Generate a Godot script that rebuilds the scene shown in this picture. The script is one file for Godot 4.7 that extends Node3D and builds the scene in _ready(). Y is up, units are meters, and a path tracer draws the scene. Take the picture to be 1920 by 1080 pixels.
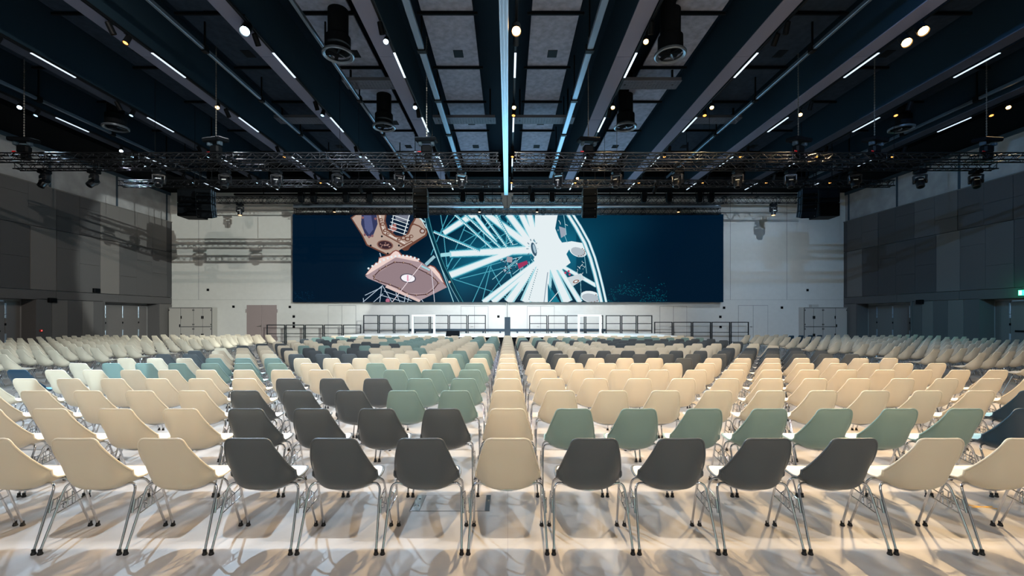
extends Node3D
# A convention hall set with rows of shell chairs before a stage and an LED wall.
# x runs along the rows, y is up, the hall runs away from the camera along -z; depth d is -z.

const F := 850.0          # focal length in pixels of the 1920 x 1080 frame
const VX := 952.0         # where the hall's long lines meet
const VY := 594.5
const EYE := 1.665        # camera height
const WALL := 21.1        # half width of the hall
const BACK := 28.5        # depth of the stage wall
const REAR := -8.0        # depth of the wall behind the camera
const BEAM := 9.065       # underside of the ceiling beams
const PITCH := 3.367      # spacing of the beams
const BEAM0 := 0.163

var mats := {}
var meshes := {}
var taken := {}
var rng := RandomNumberGenerator.new()

func _ready():
	rng.seed = 7
	set_camera()
	set_sky()
	make_materials()
	hall()
	stage_wall()
	ceiling()
	stage()
	rigging()
	lamps()
	seating()
	floor_things()

func set_camera():
	var c := Camera3D.new()
	c.name = "camera"
	add_child(c)
	c.position = Vector3(0, EYE, 0)
	c.projection = Camera3D.PROJECTION_FRUSTUM
	c.near = 0.05
	c.far = 200.0
	c.size = 1080.0 / F * c.near
	c.frustum_offset = Vector2((960.0 - VX) / F, (VY - 540.0) / F) * c.near
	c.current = true

func set_sky():
	var e := Environment.new()
	e.background_mode = Environment.BG_COLOR
	e.background_color = Color(0, 0, 0)
	e.tonemap_mode = Environment.TONE_MAPPER_LINEAR
	e.tonemap_exposure = 1.0
	e.sdfgi_enabled = true
	e.ssao_enabled = true
	e.ssil_enabled = true
	var w := WorldEnvironment.new()
	w.name = "environment"
	w.environment = e
	add_child(w)

# ---------------------------------------------------------------- helpers
func X(x: float, d: float) -> float: return (x - VX) * d / F
func Y(y: float, d: float) -> float: return EYE - (y - VY) * d / F
func at(x: float, y: float, d: float) -> Vector3: return Vector3(X(x, d), Y(y, d), -d)

func numbered(n: String) -> String:
	if not taken.has(n):
		taken[n] = 0
		return n
	taken[n] += 1
	return "%s_%03d" % [n, taken[n]]

func thing(called: String, label: String, category: String, pos := Vector3.ZERO, turn := 0.0, group := "") -> Node3D:
	var o := Node3D.new()
	o.name = numbered(called)
	add_child(o)
	o.position = pos
	o.rotation.y = turn
	tag(o, label, category, group)
	return o

func tag(o, label: String, category: String, group := ""):
	o.set_meta("label", label)
	o.set_meta("category", category)
	if group != "": o.set_meta("group", group)

func put(called: String, mesh: Mesh, m: Material, parent: Node = self) -> MeshInstance3D:
	var o := MeshInstance3D.new()
	o.name = numbered(called) if parent == self else called
	o.mesh = mesh
	if m: o.material_override = m
	o.cast_shadow = GeometryInstance3D.SHADOW_CASTING_SETTING_ON
	parent.add_child(o, true)
	return o

func struct(called: String, mesh: Mesh, m: Material, label := "", parent: Node = self) -> MeshInstance3D:
	var o := put(called, mesh, m, parent)
	if parent == self:
		o.set_meta("kind", "structure")
		if label != "":
			o.set_meta("label", label)
			o.set_meta("category", called.get_slice("_", 0))
	return o

func begin() -> SurfaceTool:
	var st := SurfaceTool.new()
	st.begin(Mesh.PRIMITIVE_TRIANGLES)
	return st

func done(st: SurfaceTool) -> ArrayMesh:
	st.generate_normals()
	st.index()
	return st.commit()

func tri(st: SurfaceTool, a: Vector3, b: Vector3, c: Vector3, out: Vector3):
	if (a - c).cross(a - b).dot(out) >= 0.0:
		st.add_vertex(a); st.add_vertex(b); st.add_vertex(c)
	else:
		st.add_vertex(a); st.add_vertex(c); st.add_vertex(b)

func quad(st: SurfaceTool, a: Vector3, b: Vector3, c: Vector3, d: Vector3, out: Vector3):
	tri(st, a, b, c, out)
	tri(st, a, c, d, out)

# a box with chamfered edges, centred on the transform
func box(st: SurfaceTool, t: Transform3D, size: Vector3, ch := 0.0):
	st.set_smooth_group(-1)
	var h := size * 0.5
	if ch <= 0.0:
		for ax in 3:
			for s in [-1.0, 1.0]:
				var n := Vector3.ZERO; n[ax] = s
				var u := Vector3.ZERO; u[(ax + 1) % 3] = h[(ax + 1) % 3]
				var v := Vector3.ZERO; v[(ax + 2) % 3] = h[(ax + 2) % 3]
				var c := n * h[ax]
				quad(st, t * (c - u - v), t * (c + u - v), t * (c + u + v), t * (c - u + v), t.basis * n)
		return
	ch = minf(ch, 0.45 * minf(size.x, minf(size.y, size.z)))
	var g := h - Vector3(ch, ch, ch)
	for ax in 3:
		var a1 := (ax + 1) % 3
		var a2 := (ax + 2) % 3
		for s in [-1.0, 1.0]:
			var n := Vector3.ZERO; n[ax] = s
			var u := Vector3.ZERO; u[a1] = g[a1]
			var v := Vector3.ZERO; v[a2] = g[a2]
			var c := n * h[ax]
			quad(st, t * (c - u - v), t * (c + u - v), t * (c + u + v), t * (c - u + v), t.basis * n)
		for s1 in [-1.0, 1.0]:
			for s2 in [-1.0, 1.0]:
				var p := Vector3.ZERO; p[a1] = s1 * h[a1]; p[a2] = s2 * g[a2]
				var q := Vector3.ZERO; q[a1] = s1 * g[a1]; q[a2] = s2 * h[a2]
				var l := Vector3.ZERO; l[ax] = g[ax]
				var n2 := Vector3.ZERO; n2[a1] = s1; n2[a2] = s2
				quad(st, t * (p - l), t * (p + l), t * (q + l), t * (q - l), t.basis * n2)
	for sx in [-1.0, 1.0]:
		for sy in [-1.0, 1.0]:
			for sz in [-1.0, 1.0]:
				tri(st, t * Vector3(sx * h.x, sy * g.y, sz * g.z), t * Vector3(sx * g.x, sy * h.y, sz * g.z), t * Vector3(sx * g.x, sy * g.y, sz * h.z), t.basis * Vector3(sx, sy, sz))

func T(p: Vector3) -> Transform3D: return Transform3D(Basis.IDENTITY, p)

func box_at(st: SurfaceTool, lo: Vector3, hi: Vector3, ch := 0.0):
	box(st, T((lo + hi) * 0.5), (hi - lo).abs(), ch)

func box_mesh(lo: Vector3, hi: Vector3, ch := 0.0) -> ArrayMesh:
	var st := begin()
	box_at(st, lo, hi, ch)
	return done(st)

# a round bar along a list of points
func tube(st: SurfaceTool, pts: Array, r: float, n := 8, closed := false, caps := true):
	st.set_smooth_group(1)
	var count := pts.size()
	var rings := []
	var side := Vector3.ZERO
	for i in count:
		var a: Vector3 = pts[(i - 1 + count) % count] if closed or i > 0 else pts[0]
		var b: Vector3 = pts[(i + 1) % count] if closed or i < count - 1 else pts[count - 1]
		var dir := (b - a).normalized()
		if side == Vector3.ZERO:
			side = dir.cross(Vector3.UP if absf(dir.y) < 0.9 else Vector3.RIGHT).normalized()
		side = (side - dir * side.dot(dir)).normalized()
		var up := side.cross(dir)
		var ring := []
		for k in n:
			var w := TAU * k / n
			ring.append(side * cos(w) + up * sin(w))
		rings.append(ring)
	var last := count if closed else count - 1
	for i in last:
		var j := (i + 1) % count
		for k in n:
			var k2 := (k + 1) % n
			var o: Vector3 = rings[i][k] + rings[i][k2]
			quad(st, pts[i] + rings[i][k] * r, pts[i] + rings[i][k2] * r, pts[j] + rings[j][k2] * r, pts[j] + rings[j][k] * r, o)
	if not closed and caps:
		st.set_smooth_group(-1)
		for e in [0, count - 1]:
			var o2: Vector3 = (pts[0] - pts[1]) if e == 0 else (pts[count - 1] - pts[count - 2])
			for k in range(1, n - 1):
				tri(st, pts[e] + rings[e][0] * r, pts[e] + rings[e][k] * r, pts[e] + rings[e][k + 1] * r, o2)

# a turned shape: pairs of (radius, height) spun about the transform's y axis
func lathe(st: SurfaceTool, prof: Array, n: int, t := Transform3D()):
	for i in prof.size() - 1:
		st.set_smooth_group(10 + i)
		var p: Vector2 = prof[i]
		var q: Vector2 = prof[i + 1]
		var nr := Vector2(q.y - p.y, p.x - q.x)
		for k in n:
			var a := TAU * k / n
			var b := TAU * (k + 1) / n
			var ca := Vector3(cos(a), 0, sin(a))
			var cb := Vector3(cos(b), 0, sin(b))
			var cm := (ca + cb).normalized()
			var out := t.basis * (cm * nr.x + Vector3.UP * nr.y)
			var v := [t * (ca * p.x + Vector3.UP * p.y), t * (cb * p.x + Vector3.UP * p.y), t * (cb * q.x + Vector3.UP * q.y), t * (ca * q.x + Vector3.UP * q.y)]
			if p.x > 1e-5: tri(st, v[0], v[1], v[2], out)
			if q.x > 1e-5: tri(st, v[0], v[2], v[3], out)

func aim(from: Vector3, to: Vector3) -> Basis:
	return Basis.looking_at(to - from, Vector3.UP if absf((to - from).normalized().y) < 0.98 else Vector3.RIGHT)

const ORD := ["first", "second", "third", "fourth", "fifth", "sixth", "seventh", "eighth", "ninth", "tenth", "eleventh", "twelfth", "thirteenth", "fourteenth", "fifteenth", "sixteenth", "seventeenth", "eighteenth"]

# ---------------------------------------------------------------- materials
func mat(called: String, c: Color, rough := 0.6, metal := 0.0, spec := 0.5) -> StandardMaterial3D:
	var m := StandardMaterial3D.new()
	m.resource_name = called
	m.albedo_color = c
	m.roughness = rough
	m.metallic = metal
	m.metallic_specular = spec
	mats[called] = m
	return m

func glow(called: String, c: Color, e: float, base := Color(0.8, 0.8, 0.8)) -> StandardMaterial3D:
	var m := mat(called, base, 0.4)
	m.emission_enabled = true
	m.emission = c
	m.emission_energy_multiplier = e
	return m

func noise_tex(freq: float, lo: Color, hi: Color, seed_: int, size := 512, oct := 4, warp := false) -> NoiseTexture2D:
	var n := FastNoiseLite.new()
	n.noise_type = FastNoiseLite.TYPE_SIMPLEX_SMOOTH
	n.frequency = freq
	n.fractal_octaves = oct
	n.seed = seed_
	n.domain_warp_enabled = warp
	var g := Gradient.new()
	g.set_color(0, lo)
	g.set_color(1, hi)
	var t := NoiseTexture2D.new()
	t.width = size
	t.height = size
	t.seamless = true
	t.noise = n
	t.color_ramp = g
	return t

func world_map(m: StandardMaterial3D, t: Texture2D, scale: float):
	m.albedo_texture = t
	m.uv1_triplanar = true
	m.uv1_world_triplanar = true
	m.uv1_scale = Vector3(scale, scale, scale)

func make_materials():
	mat("cream", Color(0.875, 0.825, 0.73), 0.36)
	mat("charcoal", Color(0.315, 0.34, 0.355), 0.36)
	mat("sage", Color(0.505, 0.61, 0.585), 0.36)
	mat("navy", Color(0.12, 0.24, 0.32), 0.36)
	mat("pad", Color(0.90, 0.87, 0.82), 0.55)
	mat("pad_blue", Color(0.45, 0.66, 0.76), 0.55)
	mat("chrome", Color(0.80, 0.81, 0.83), 0.12, 1.0)
	mat("rubber", Color(0.035, 0.035, 0.04), 0.55)
	mat("steel", Color(0.55, 0.54, 0.52), 0.35, 0.9)
	mat("alu", Color(0.62, 0.68, 0.74), 0.32, 0.9)
	mat("black", Color(0.045, 0.055, 0.065), 0.5, 0.0, 0.18)
	mat("matt_black", Color(0.03, 0.045, 0.06), 0.8, 0.0, 0.18)
	mat("truss", Color(0.20, 0.21, 0.225), 0.28, 0.85, 0.4)
	mat("white", Color(0.90, 0.90, 0.88), 0.5)
	mat("locker", Color(0.68, 0.67, 0.645), 0.45)
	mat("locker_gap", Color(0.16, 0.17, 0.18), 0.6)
	mat("lilac", Color(0.56, 0.51, 0.50), 0.5)
	mat("joint", Color(0.62, 0.60, 0.58), 0.7)
	mat("seam", Color(0.42, 0.43, 0.44), 0.7)
	mat("dark_rail", Color(0.13, 0.16, 0.18), 0.4, 0.4)
	mat("door_grey", Color(0.42, 0.41, 0.405), 0.5)
	mat("red", Color(0.75, 0.08, 0.08), 0.4)
	mat("yellow", Color(0.92, 0.66, 0.10), 0.6)
	mat("slate", Color(0.22, 0.27, 0.31), 0.5, 0.0, 0.18)
	mat("duct", Color(0.05, 0.065, 0.08), 0.7, 0.0, 0.18)
	mat("ring", Color(0.42, 0.46, 0.50), 0.35, 0.6)
	mat("rail_blue", Color(0.40, 0.46, 0.52), 0.35, 0.7)
	mat("tray", Color(0.30, 0.32, 0.36), 0.6, 0.2, 0.18)
	mat("ceiling", Color(0.05, 0.10, 0.14), 0.9, 0.0, 0.18)  # blue cast of the light put into the ceiling, beam and sail colours
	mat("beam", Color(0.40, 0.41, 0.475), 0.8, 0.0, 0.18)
	mat("beam_shaded", Color(0.25, 0.27, 0.32), 0.8, 0.0, 0.18)  # dimmer light over the outer bays, put into the beam colour
	mat("head_shell", Color(0.10, 0.11, 0.125), 0.28, 0.0, 0.5)
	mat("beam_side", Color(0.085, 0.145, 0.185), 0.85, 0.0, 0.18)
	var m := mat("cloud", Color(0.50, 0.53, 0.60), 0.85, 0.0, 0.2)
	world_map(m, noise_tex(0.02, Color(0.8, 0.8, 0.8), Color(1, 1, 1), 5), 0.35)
	m = mat("cloud_shaded", Color(0.15, 0.19, 0.24), 0.85, 0.0, 0.2)  # same boards with the shade of the outer bays in their colour
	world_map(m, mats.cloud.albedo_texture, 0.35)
	m = mat("floor", Color(0.725, 0.705, 0.685), 0.5, 0.0, 0.4)
	world_map(m, noise_tex(0.008, Color(0.86, 0.855, 0.85), Color(1, 1, 1), 3, 1024, 6, true), 0.13)
	m.roughness_texture = noise_tex(0.01, Color(0.75, 0.75, 0.75), Color(1, 1, 1), 9, 512, 4)
	m = mat("plaster", Color(0.78, 0.78, 0.76), 0.8)
	world_map(m, noise_tex(0.02, Color(0.975, 0.975, 0.975), Color(1, 1, 1), 11), 0.25)
	m = mat("band", Color(0.62, 0.62, 0.62), 0.85)
	world_map(m, noise_tex(0.012, Color(0.86, 0.86, 0.86), Color(1, 1, 1), 12), 0.2)
	# grained acoustic board in several tones
	var grain := noise_tex(0.09, Color(0.70, 0.70, 0.70), Color(1, 1, 1), 21, 1024, 5)
	var relief := noise_tex(0.12, Color(0, 0, 0), Color(1, 1, 1), 22, 512, 3)
	for k in 4:
		m = mat("board_%s" % ["dark", "mid", "light", "pale"][k], [Color(0.36, 0.36, 0.365), Color(0.42, 0.415, 0.415), Color(0.50, 0.49, 0.48), Color(0.55, 0.535, 0.52)][k], 0.95, 0.0, 0.25)
		world_map(m, grain, 0.55)
		m.heightmap_enabled = true
		m.heightmap_texture = relief
		m.heightmap_scale = 0.4
	glow("lens_cool", Color(0.78, 0.92, 1.0), 30.0)
	glow("lens_warm", Color(1.0, 0.74, 0.42), 30.0)
	glow("lens_amber", Color(1.0, 0.66, 0.26), 2.2)
	glow("lens_blue", Color(0.70, 0.88, 1.0), 2.0)
	glow("lens_white", Color(1.0, 0.94, 0.88), 22.0)
	glow("lens_dim", Color(1.0, 0.78, 0.5), 4.0)
	glow("strip", Color(0.86, 0.93, 1.0), 1.1)
	glow("exit_green", Color(0.05, 0.85, 0.55), 1.0)
	glow("exit_white", Color(0.9, 0.95, 0.92), 1.2)
	glow("red_glow", Color(1.0, 0.25, 0.2), 1.0)
	glow("teal_lens", Color(0.1, 0.9, 0.75), 12.0)
# ---------------------------------------------------------------- the hall
func hall():
	struct("floor", box_mesh(Vector3(-23, -0.3, -BACK - 1.0), Vector3(23, 0, -REAR + 1.0)), mats.floor, "pale polished screed floor under all the chairs")
	struct("wall_back", box_mesh(Vector3(-WALL - 1.2, 0, -BACK - 0.4), Vector3(WALL + 1.2, 11.2, -BACK)), mats.plaster, "off-white plastered wall behind the stage")
	struct("wall_rear", box_mesh(Vector3(-WALL - 1.2, 0, -REAR), Vector3(WALL + 1.2, 11.2, -REAR + 0.4)), mats.plaster, "pale wall behind the camera")
	for s in [-1.0, 1.0]:
		side_wall(s)

func side_wall(s: float):
	var left := s < 0.0
	var core := WALL + 0.12
	var name_ := "wall_left" if left else "wall_right"
	var st := begin()
	var holes := [[16.6, 20.3], [23.72, 27.4]]
	var top := 2.48
	var from := REAR
	for h in holes:
		box_at(st, Vector3(s * core, 0, -from), Vector3(s * (core + 0.9), 11.2, -h[0]))
		box_at(st, Vector3(s * core, top, -h[0]), Vector3(s * (core + 0.9), 11.2, -h[1]))
		box_at(st, Vector3(s * (core + 0.6), 0, -h[0]), Vector3(s * (core + 0.9), top, -h[1]))
		from = h[1]
	box_at(st, Vector3(s * core, 0, -from), Vector3(s * (core + 0.9), 11.2, -BACK))
	var w := struct(name_, done(st), mats.band, "side wall of pale band over grey boards, %s" % ("lilac door end" if left else "exit sign end"))
	# rows of boards: lower edge, upper edge, joints along the depth, tone of each
	var rows := []
	if left:
		rows.append([5.74, 7.60, [-8.0, -3.0, 2.5, 8.0, 13.5, 16.2, 21.2, 23.5, 25.82, 28.05, 28.5], "mmmmmmmdlld"])
		rows.append([2.90, 5.71, [-8.0, -4.0, 1.5, 6.0, 11.0, 15.4, 20.04, 21.2, 23.5, 24.64, 28.07, 28.5], "dmdmdmdlmpmd"])
	else:
		rows.append([5.74, 7.60, [-8.0, -3.0, 2.5, 8.0, 13.5, 18.94, 21.27, 23.54, 25.84, 28.2, 28.5], "mmmmmddmdmd"])
		rows.append([2.90, 5.71, [-8.0, -4.0, 1.5, 6.0, 11.0, 15.4, 18.9, 21.15, 22.33, 27.0, 28.2, 28.5], "dmdmdmdmldld"])
	var tone := {"d": mats.board_dark, "m": mats.board_mid, "l": mats.board_light, "p": mats.board_pale}
	for r in rows:
		var js: Array = r[2]
		for i in js.size() - 1:
			var deep: float = 0.12 - (0.012 if r[3][i + 1] == "d" else 0.0)
			var wide: float = js[i + 1] - js[i]
			var strips := maxi(1, int(round(wide / 1.15))) if js[i + 1] > 14.0 else 1
			for v in strips:
				var a: float = js[i] + wide * v / strips + (0.012 if v == 0 else 0.004)
				var e: float = js[i] + wide * (v + 1) / strips - (0.012 if v == strips - 1 else 0.004)
				var mid: float = lerpf(r[0], r[1], [0.36, 0.72, 0.5][(v + i) % 3])
				var cut: bool = strips > 1 and r[3][i + 1] != "l" and r[3][i + 1] != "p"
				for y in ([[r[0], mid - 0.004], [mid + 0.004, r[1]]] if cut else [[r[0], r[1]]]):
					struct("panel", box_mesh(Vector3(s * (core + 0.02), y[0], -a), Vector3(s * (core - deep - 0.003 * ((v + i) % 2)), y[1], -e), 0.004), tone[r[3][i + 1]], "", w)
	# the strip above the doors, and the boards between them
	for z in [[-8.0, 0.0], [0.0, 8.0], [8.0, 14.0], [14.0, 18.6], [18.6, 21.2], [21.2, 24.6], [24.6, BACK]]:
		struct("panel", box_mesh(Vector3(s * (core + 0.02), 2.49, -z[0] - 0.008), Vector3(s * (core - 0.115), 2.875, -z[1] + 0.008), 0.006), mats.board_mid, "", w)
	var low := [[-8.0, -4.0], [-4.0, 0.0], [0.0, 4.0], [4.0, 8.0], [8.0, 12.0], [12.0, 16.54], [20.36, 21.0], [21.0, 21.75], [21.75, 22.5], [22.5, 23.1], [23.1, 23.66], [27.46, BACK]]
	for i in low.size():
		var z = low[i]
		struct("panel", box_mesh(Vector3(s * (core + 0.02), 0.0, -z[0] - 0.006), Vector3(s * (core - 0.11 - 0.006 * (i % 2)), 2.465, -z[1] + 0.006), 0.006), [mats.board_mid, mats.board_light][i % 2], "", w)
	# dark upright joints in the pale band, the ledge over the boards and the shadow gap under the ceiling
	for d in ([21.0, 24.6, 28.2] if left else [21.3, 24.7, 28.2]):
		struct("band_joint", box_mesh(Vector3(s * (core + 0.01), 7.64, -d + 0.05), Vector3(s * (core - 0.03), 9.45, -d - 0.05)), mats.slate, "", w)
	struct("ledge", box_mesh(Vector3(s * (core + 0.01), 7.60, -REAR), Vector3(s * (core - 0.14), 7.65, -BACK), 0.008), mats.board_light, "", w)
	struct("cornice", box_mesh(Vector3(s * (core + 0.01), 9.30, -REAR), Vector3(s * (core - 0.05), 9.48, -BACK)), mats.slate, "", w)
	# door recesses
	var k := 0
	for h in holes:
		var where: String = ["nearer the camera", "beside the lockers"][k]
		var end := "lilac door side" if left else "exit sign side"
		var root := Node3D.new()
		root.name = "door_%d" % (2 + k + (0 if left else 2))
		add_child(root)
		root.set_meta("kind", "structure")
		root.set_meta("label", "recessed grey leaves with bright hinge bars, %s, %s" % [where, end])
		root.set_meta("category", "door")
		var plane := core + 0.53
		var st2 := begin()
		box_at(st2, Vector3(s * (core - 0.13), 0, -h[0] + 0.06), Vector3(s * plane, top + 0.01, -h[0] - 0.03))
		box_at(st2, Vector3(s * (core - 0.13), 0, -h[1] + 0.03), Vector3(s * plane, top + 0.01, -h[1] - 0.06))
		box_at(st2, Vector3(s * (core - 0.13), top - 0.02, -h[0]), Vector3(s * plane, top + 0.015, -h[1]))
		put("door_frame", done(st2), mats.board_mid, root)
		var joints: Array = [[16.6, 17.44, 18.54, 19.62, 20.22], [23.8, 24.5, 25.6, 26.7, 27.32]][k]
		for i in joints.size() - 1:
			put("door_leaf", box_mesh(Vector3(s * plane, 0.02, -joints[i] - 0.012), Vector3(s * (plane + 0.06), 2.36, -joints[i + 1] + 0.012), 0.005), mats.door_grey, root)
		for i in range(1, joints.size() - 1):
			var st3 := begin()
			for y in [[1.80, 2.28], [1.62, 1.78], [0.55, 0.95], [0.1, 0.4]]:
				box_at(st3, Vector3(s * (plane + 0.01), y[0], -joints[i] - 0.035), Vector3(s * (plane - 0.03), y[1], -joints[i] + 0.035), 0.008)
			put("hinge_bar", done(st3), mats.alu, root)
			put("keyhole", box_mesh(Vector3(s * (plane + 0.01), 1.30, -joints[i] - 0.03), Vector3(s * (plane - 0.03), 1.40, -joints[i] + 0.03), 0.008), mats.black, root)
		if k == 0:
			put("push_bar", box_mesh(Vector3(s * (plane - 0.06), 1.03, -19.40), Vector3(s * (plane - 0.02), 1.10, -18.65), 0.01), mats.black, root)
			put("door_closer", box_mesh(Vector3(s * (plane - 0.07), 2.33, -19.5), Vector3(s * (plane - 0.005), 2.40, -18.9), 0.01), mats.alu, root)
		k += 1
	# small things on the wall
	var side := "lilac door side" if left else "exit sign side"
	var spk := func(d, y, label):
		var o := thing("wall_speaker", label, "speaker", Vector3(s * (core - 0.13), y, -d))
		put("cabinet", box_mesh(Vector3(s * 0.02, -0.11, -0.17), Vector3(s * -0.11, 0.11, 0.17), 0.012), mats.black, o)
		put("grille", box_mesh(Vector3(s * -0.108, -0.095, -0.155), Vector3(s * -0.122, 0.095, 0.155), 0.006), mats.matt_black, o)
	spk.call(20.95 if left else 23.15, 2.44, "small black box speaker over the boards between the doors, %s" % side)
	if left:
		spk.call(23.2, 3.02, "small black box speaker higher up, above the lilac side lockers' doorway")
		var o := thing("alarm_button", "small red fire alarm button beside the recessed door, lilac door side", "alarm", Vector3(-WALL + 0.02, 1.05, -20.48))
		put("housing", box_mesh(Vector3(-0.03, -0.055, -0.055), Vector3(0.03, 0.055, 0.055), 0.012), mats.red, o)
		put("button", box_mesh(Vector3(0.028, -0.03, -0.03), Vector3(0.036, 0.03, 0.03), 0.006), mats.red_glow, o)
	else:
		var o := thing("exit_sign", "green lit emergency exit sign box above the recessed door", "sign", Vector3(WALL - 0.02, 2.66, -18.45))
		put("housing", box_mesh(Vector3(-0.05, -0.13, -0.24), Vector3(0.04, 0.13, 0.24), 0.01), mats.black, o)
		put("sign_face", box_mesh(Vector3(-0.056, -0.115, -0.225), Vector3(-0.05, 0.115, 0.225), 0.002), mats.exit_green, o)
		var fig := begin()          # running figure, doorway and arrow, cut as flat shapes on the face
		var fx := -0.060
		for r in [[-0.20, -0.115, -0.09, 0.09], [-0.02, -0.012, 0.05, 0.012]]:
			box_at(fig, Vector3(fx, r[1] if r == [-0.02, -0.012, 0.05, 0.012] else -0.09, r[0]), Vector3(-0.056, r[3], r[2]))
		put("pictogram", done(fig), mats.exit_white, o)
		var l := OmniLight3D.new()
		l.name = "exit_glow"
		l.light_color = Color(0.1, 0.9, 0.6)
		l.light_energy = 0.25
		l.light_size = 0.15
		l.omni_range = 60.0
		l.omni_attenuation = 2.0
		l.shadow_enabled = true
		o.add_child(l)
		l.position = Vector3(-0.3, 0, 0)

func stage_wall():
	var z := -BACK
	# flush door outlines in the wall: drawn by their joints, each a leaf standing a few millimetres proud
	var flush := [[615.0, 667.5, 572.5, 1], [864.0, 915.5, 574.0, 2], [988.0, 1039.5, 574.0, 3], [1237.0, 1288.0, 574.0, 4], [1384.0, 1440.0, 572.5, 5]]
	for f in flush:
		var a: float = X(f[0], BACK)
		var b: float = X(f[1], BACK)
		var h: float = Y(f[2], BACK)
		var root := Node3D.new()
		root.name = "door_%d" % (5 + f[3])
		add_child(root)
		root.set_meta("kind", "structure")
		root.set_meta("label", "%s white double door flush with the stage wall, counted from the lilac door" % ORD[f[3] - 1])
		root.set_meta("category", "door")
		put("door_frame", box_mesh(Vector3(a, 0, z - 0.05), Vector3(b, h, z + 0.004)), mats.seam, root)
		var mid := (a + b) * 0.5
		for e in [[a + 0.02, mid - 0.012], [mid + 0.012, b - 0.02]]:
			put("door_leaf", box_mesh(Vector3(e[0], 0, z), Vector3(e[1], h - 0.02, z + 0.012)), mats.plaster, root)
		var st := begin()
		tube(st, [Vector3(mid - 0.1, 1.06, z + 0.01), Vector3(mid - 0.1, 1.06, z + 0.06), Vector3(mid - 0.24, 1.06, z + 0.06)], 0.012)
		put("door_handle", done(st), mats.steel, root)
	# the lilac double door
	var d := Node3D.new()
	d.name = "door_1"
	add_child(d)
	d.set_meta("kind", "structure")
	d.set_meta("label", "lilac-grey double door in the white wall beside the lockers")
	d.set_meta("category", "door")
	var a := X(463.0, BACK)
	var b := X(519.0, BACK)
	var m := X(491.0, BACK)
	var h := Y(572.0, BACK)
	for e in [[a, m - 0.008], [m + 0.008, b]]:
		put("door_leaf", box_mesh(Vector3(e[0], 0.02, z - 0.02), Vector3(e[1], h, z + 0.03), 0.006), mats.lilac, d)
	var hs := begin()
	for e in [a - 0.04, b + 0.04]:
		for y in [0.3, 2.05]:
			lathe(hs, [Vector2(0, -0.11), Vector2(0.028, -0.11), Vector2(0.028, 0.11), Vector2(0, 0.11)], 8, T(Vector3(e, y, z + 0.03)))
	put("hinge", done(hs), mats.lilac, d)
	var st := begin()
	lathe(st, [Vector2(0, 0), Vector2(0.05, 0), Vector2(0.05, 0.02), Vector2(0, 0.02)], 12, Transform3D(Basis(Vector3.RIGHT, PI / 2), Vector3(m - 0.07, 1.10, z + 0.03)))
	tube(st, [Vector3(m - 0.07, 1.10, z + 0.03), Vector3(m - 0.07, 1.10, z + 0.09), Vector3(m - 0.24, 1.08, z + 0.09)], 0.014)
	put("door_handle", done(st), mats.steel, d)
	# fine joints in the plaster
	for e in [[-WALL, X(548.0, BACK), 2.75, 2.76], [X(1358.0, BACK), WALL, 2.75, 2.76], [-WALL, WALL, 8.35, 8.36], [X(1369.0, BACK), X(1369.6, BACK), 2.76, 9.4], [X(372.0, BACK), X(372.6, BACK), 2.76, 9.4], [X(1475.0, BACK), X(1475.6, BACK), 2.76, 9.4]]:
		struct("joint", box_mesh(Vector3(e[0], e[2], z - 0.01), Vector3(e[1], e[3], z + 0.002)), mats.seam, "", get_node("wall_back"))
	# small black wall boxes
	var boxes := [[390.0, 543.5, "above the lockers beside the lilac door"], [438.0, 575.0, "between lockers and lilac door"], [543.6, 575.5, "beside the LED wall's lower corner by the lilac door"], [551.0, 593.5, "highest of three stacked boxes near the lilac door"], [551.0, 606.0, "middle of three stacked boxes near the lilac door"], [551.0, 612.7, "lowest of three stacked boxes near the lilac door"],
		[934.5, 593.5, "beside the partition post under the LED wall"], [1357.5, 577.0, "below the LED wall's corner towards the exit sign"], [1350.5, 594.0, "upper of two boxes behind the low railing"], [1351.0, 613.0, "lower of two boxes behind the low railing"], [1514.0, 544.0, "above the lockers on the exit sign side"], [1466.0, 576.7, "between flush door and exit sign side lockers"]]
	for e in boxes:
		var o := thing("wall_box", "small black wall box, %s" % e[2], "socket box", at(e[0], e[1], BACK))
		put("back_plate", box_mesh(Vector3(-0.075, -0.075, 0), Vector3(0.075, 0.075, 0.02), 0.004), mats.black, o)
		put("cover", box_mesh(Vector3(-0.06, -0.06, 0.018), Vector3(0.06, 0.06, 0.05), 0.012), mats.black, o)
	# the upright of the movable partition, against the wall
	var post := thing("partition_post", "slim grey partition post standing against the stage wall centre", "post", Vector3(X(951.0, BACK), 0, z))
	put("channel", box_mesh(Vector3(-0.075, 0, 0.002), Vector3(0.075, 9.4, 0.12), 0.01), mats.plaster, post)
	put("seal", box_mesh(Vector3(-0.022, 0, 0.118), Vector3(0.022, 9.4, 0.14), 0.006), mats.seam, post)
	lockers(-1.0)
	lockers(1.0)

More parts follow.
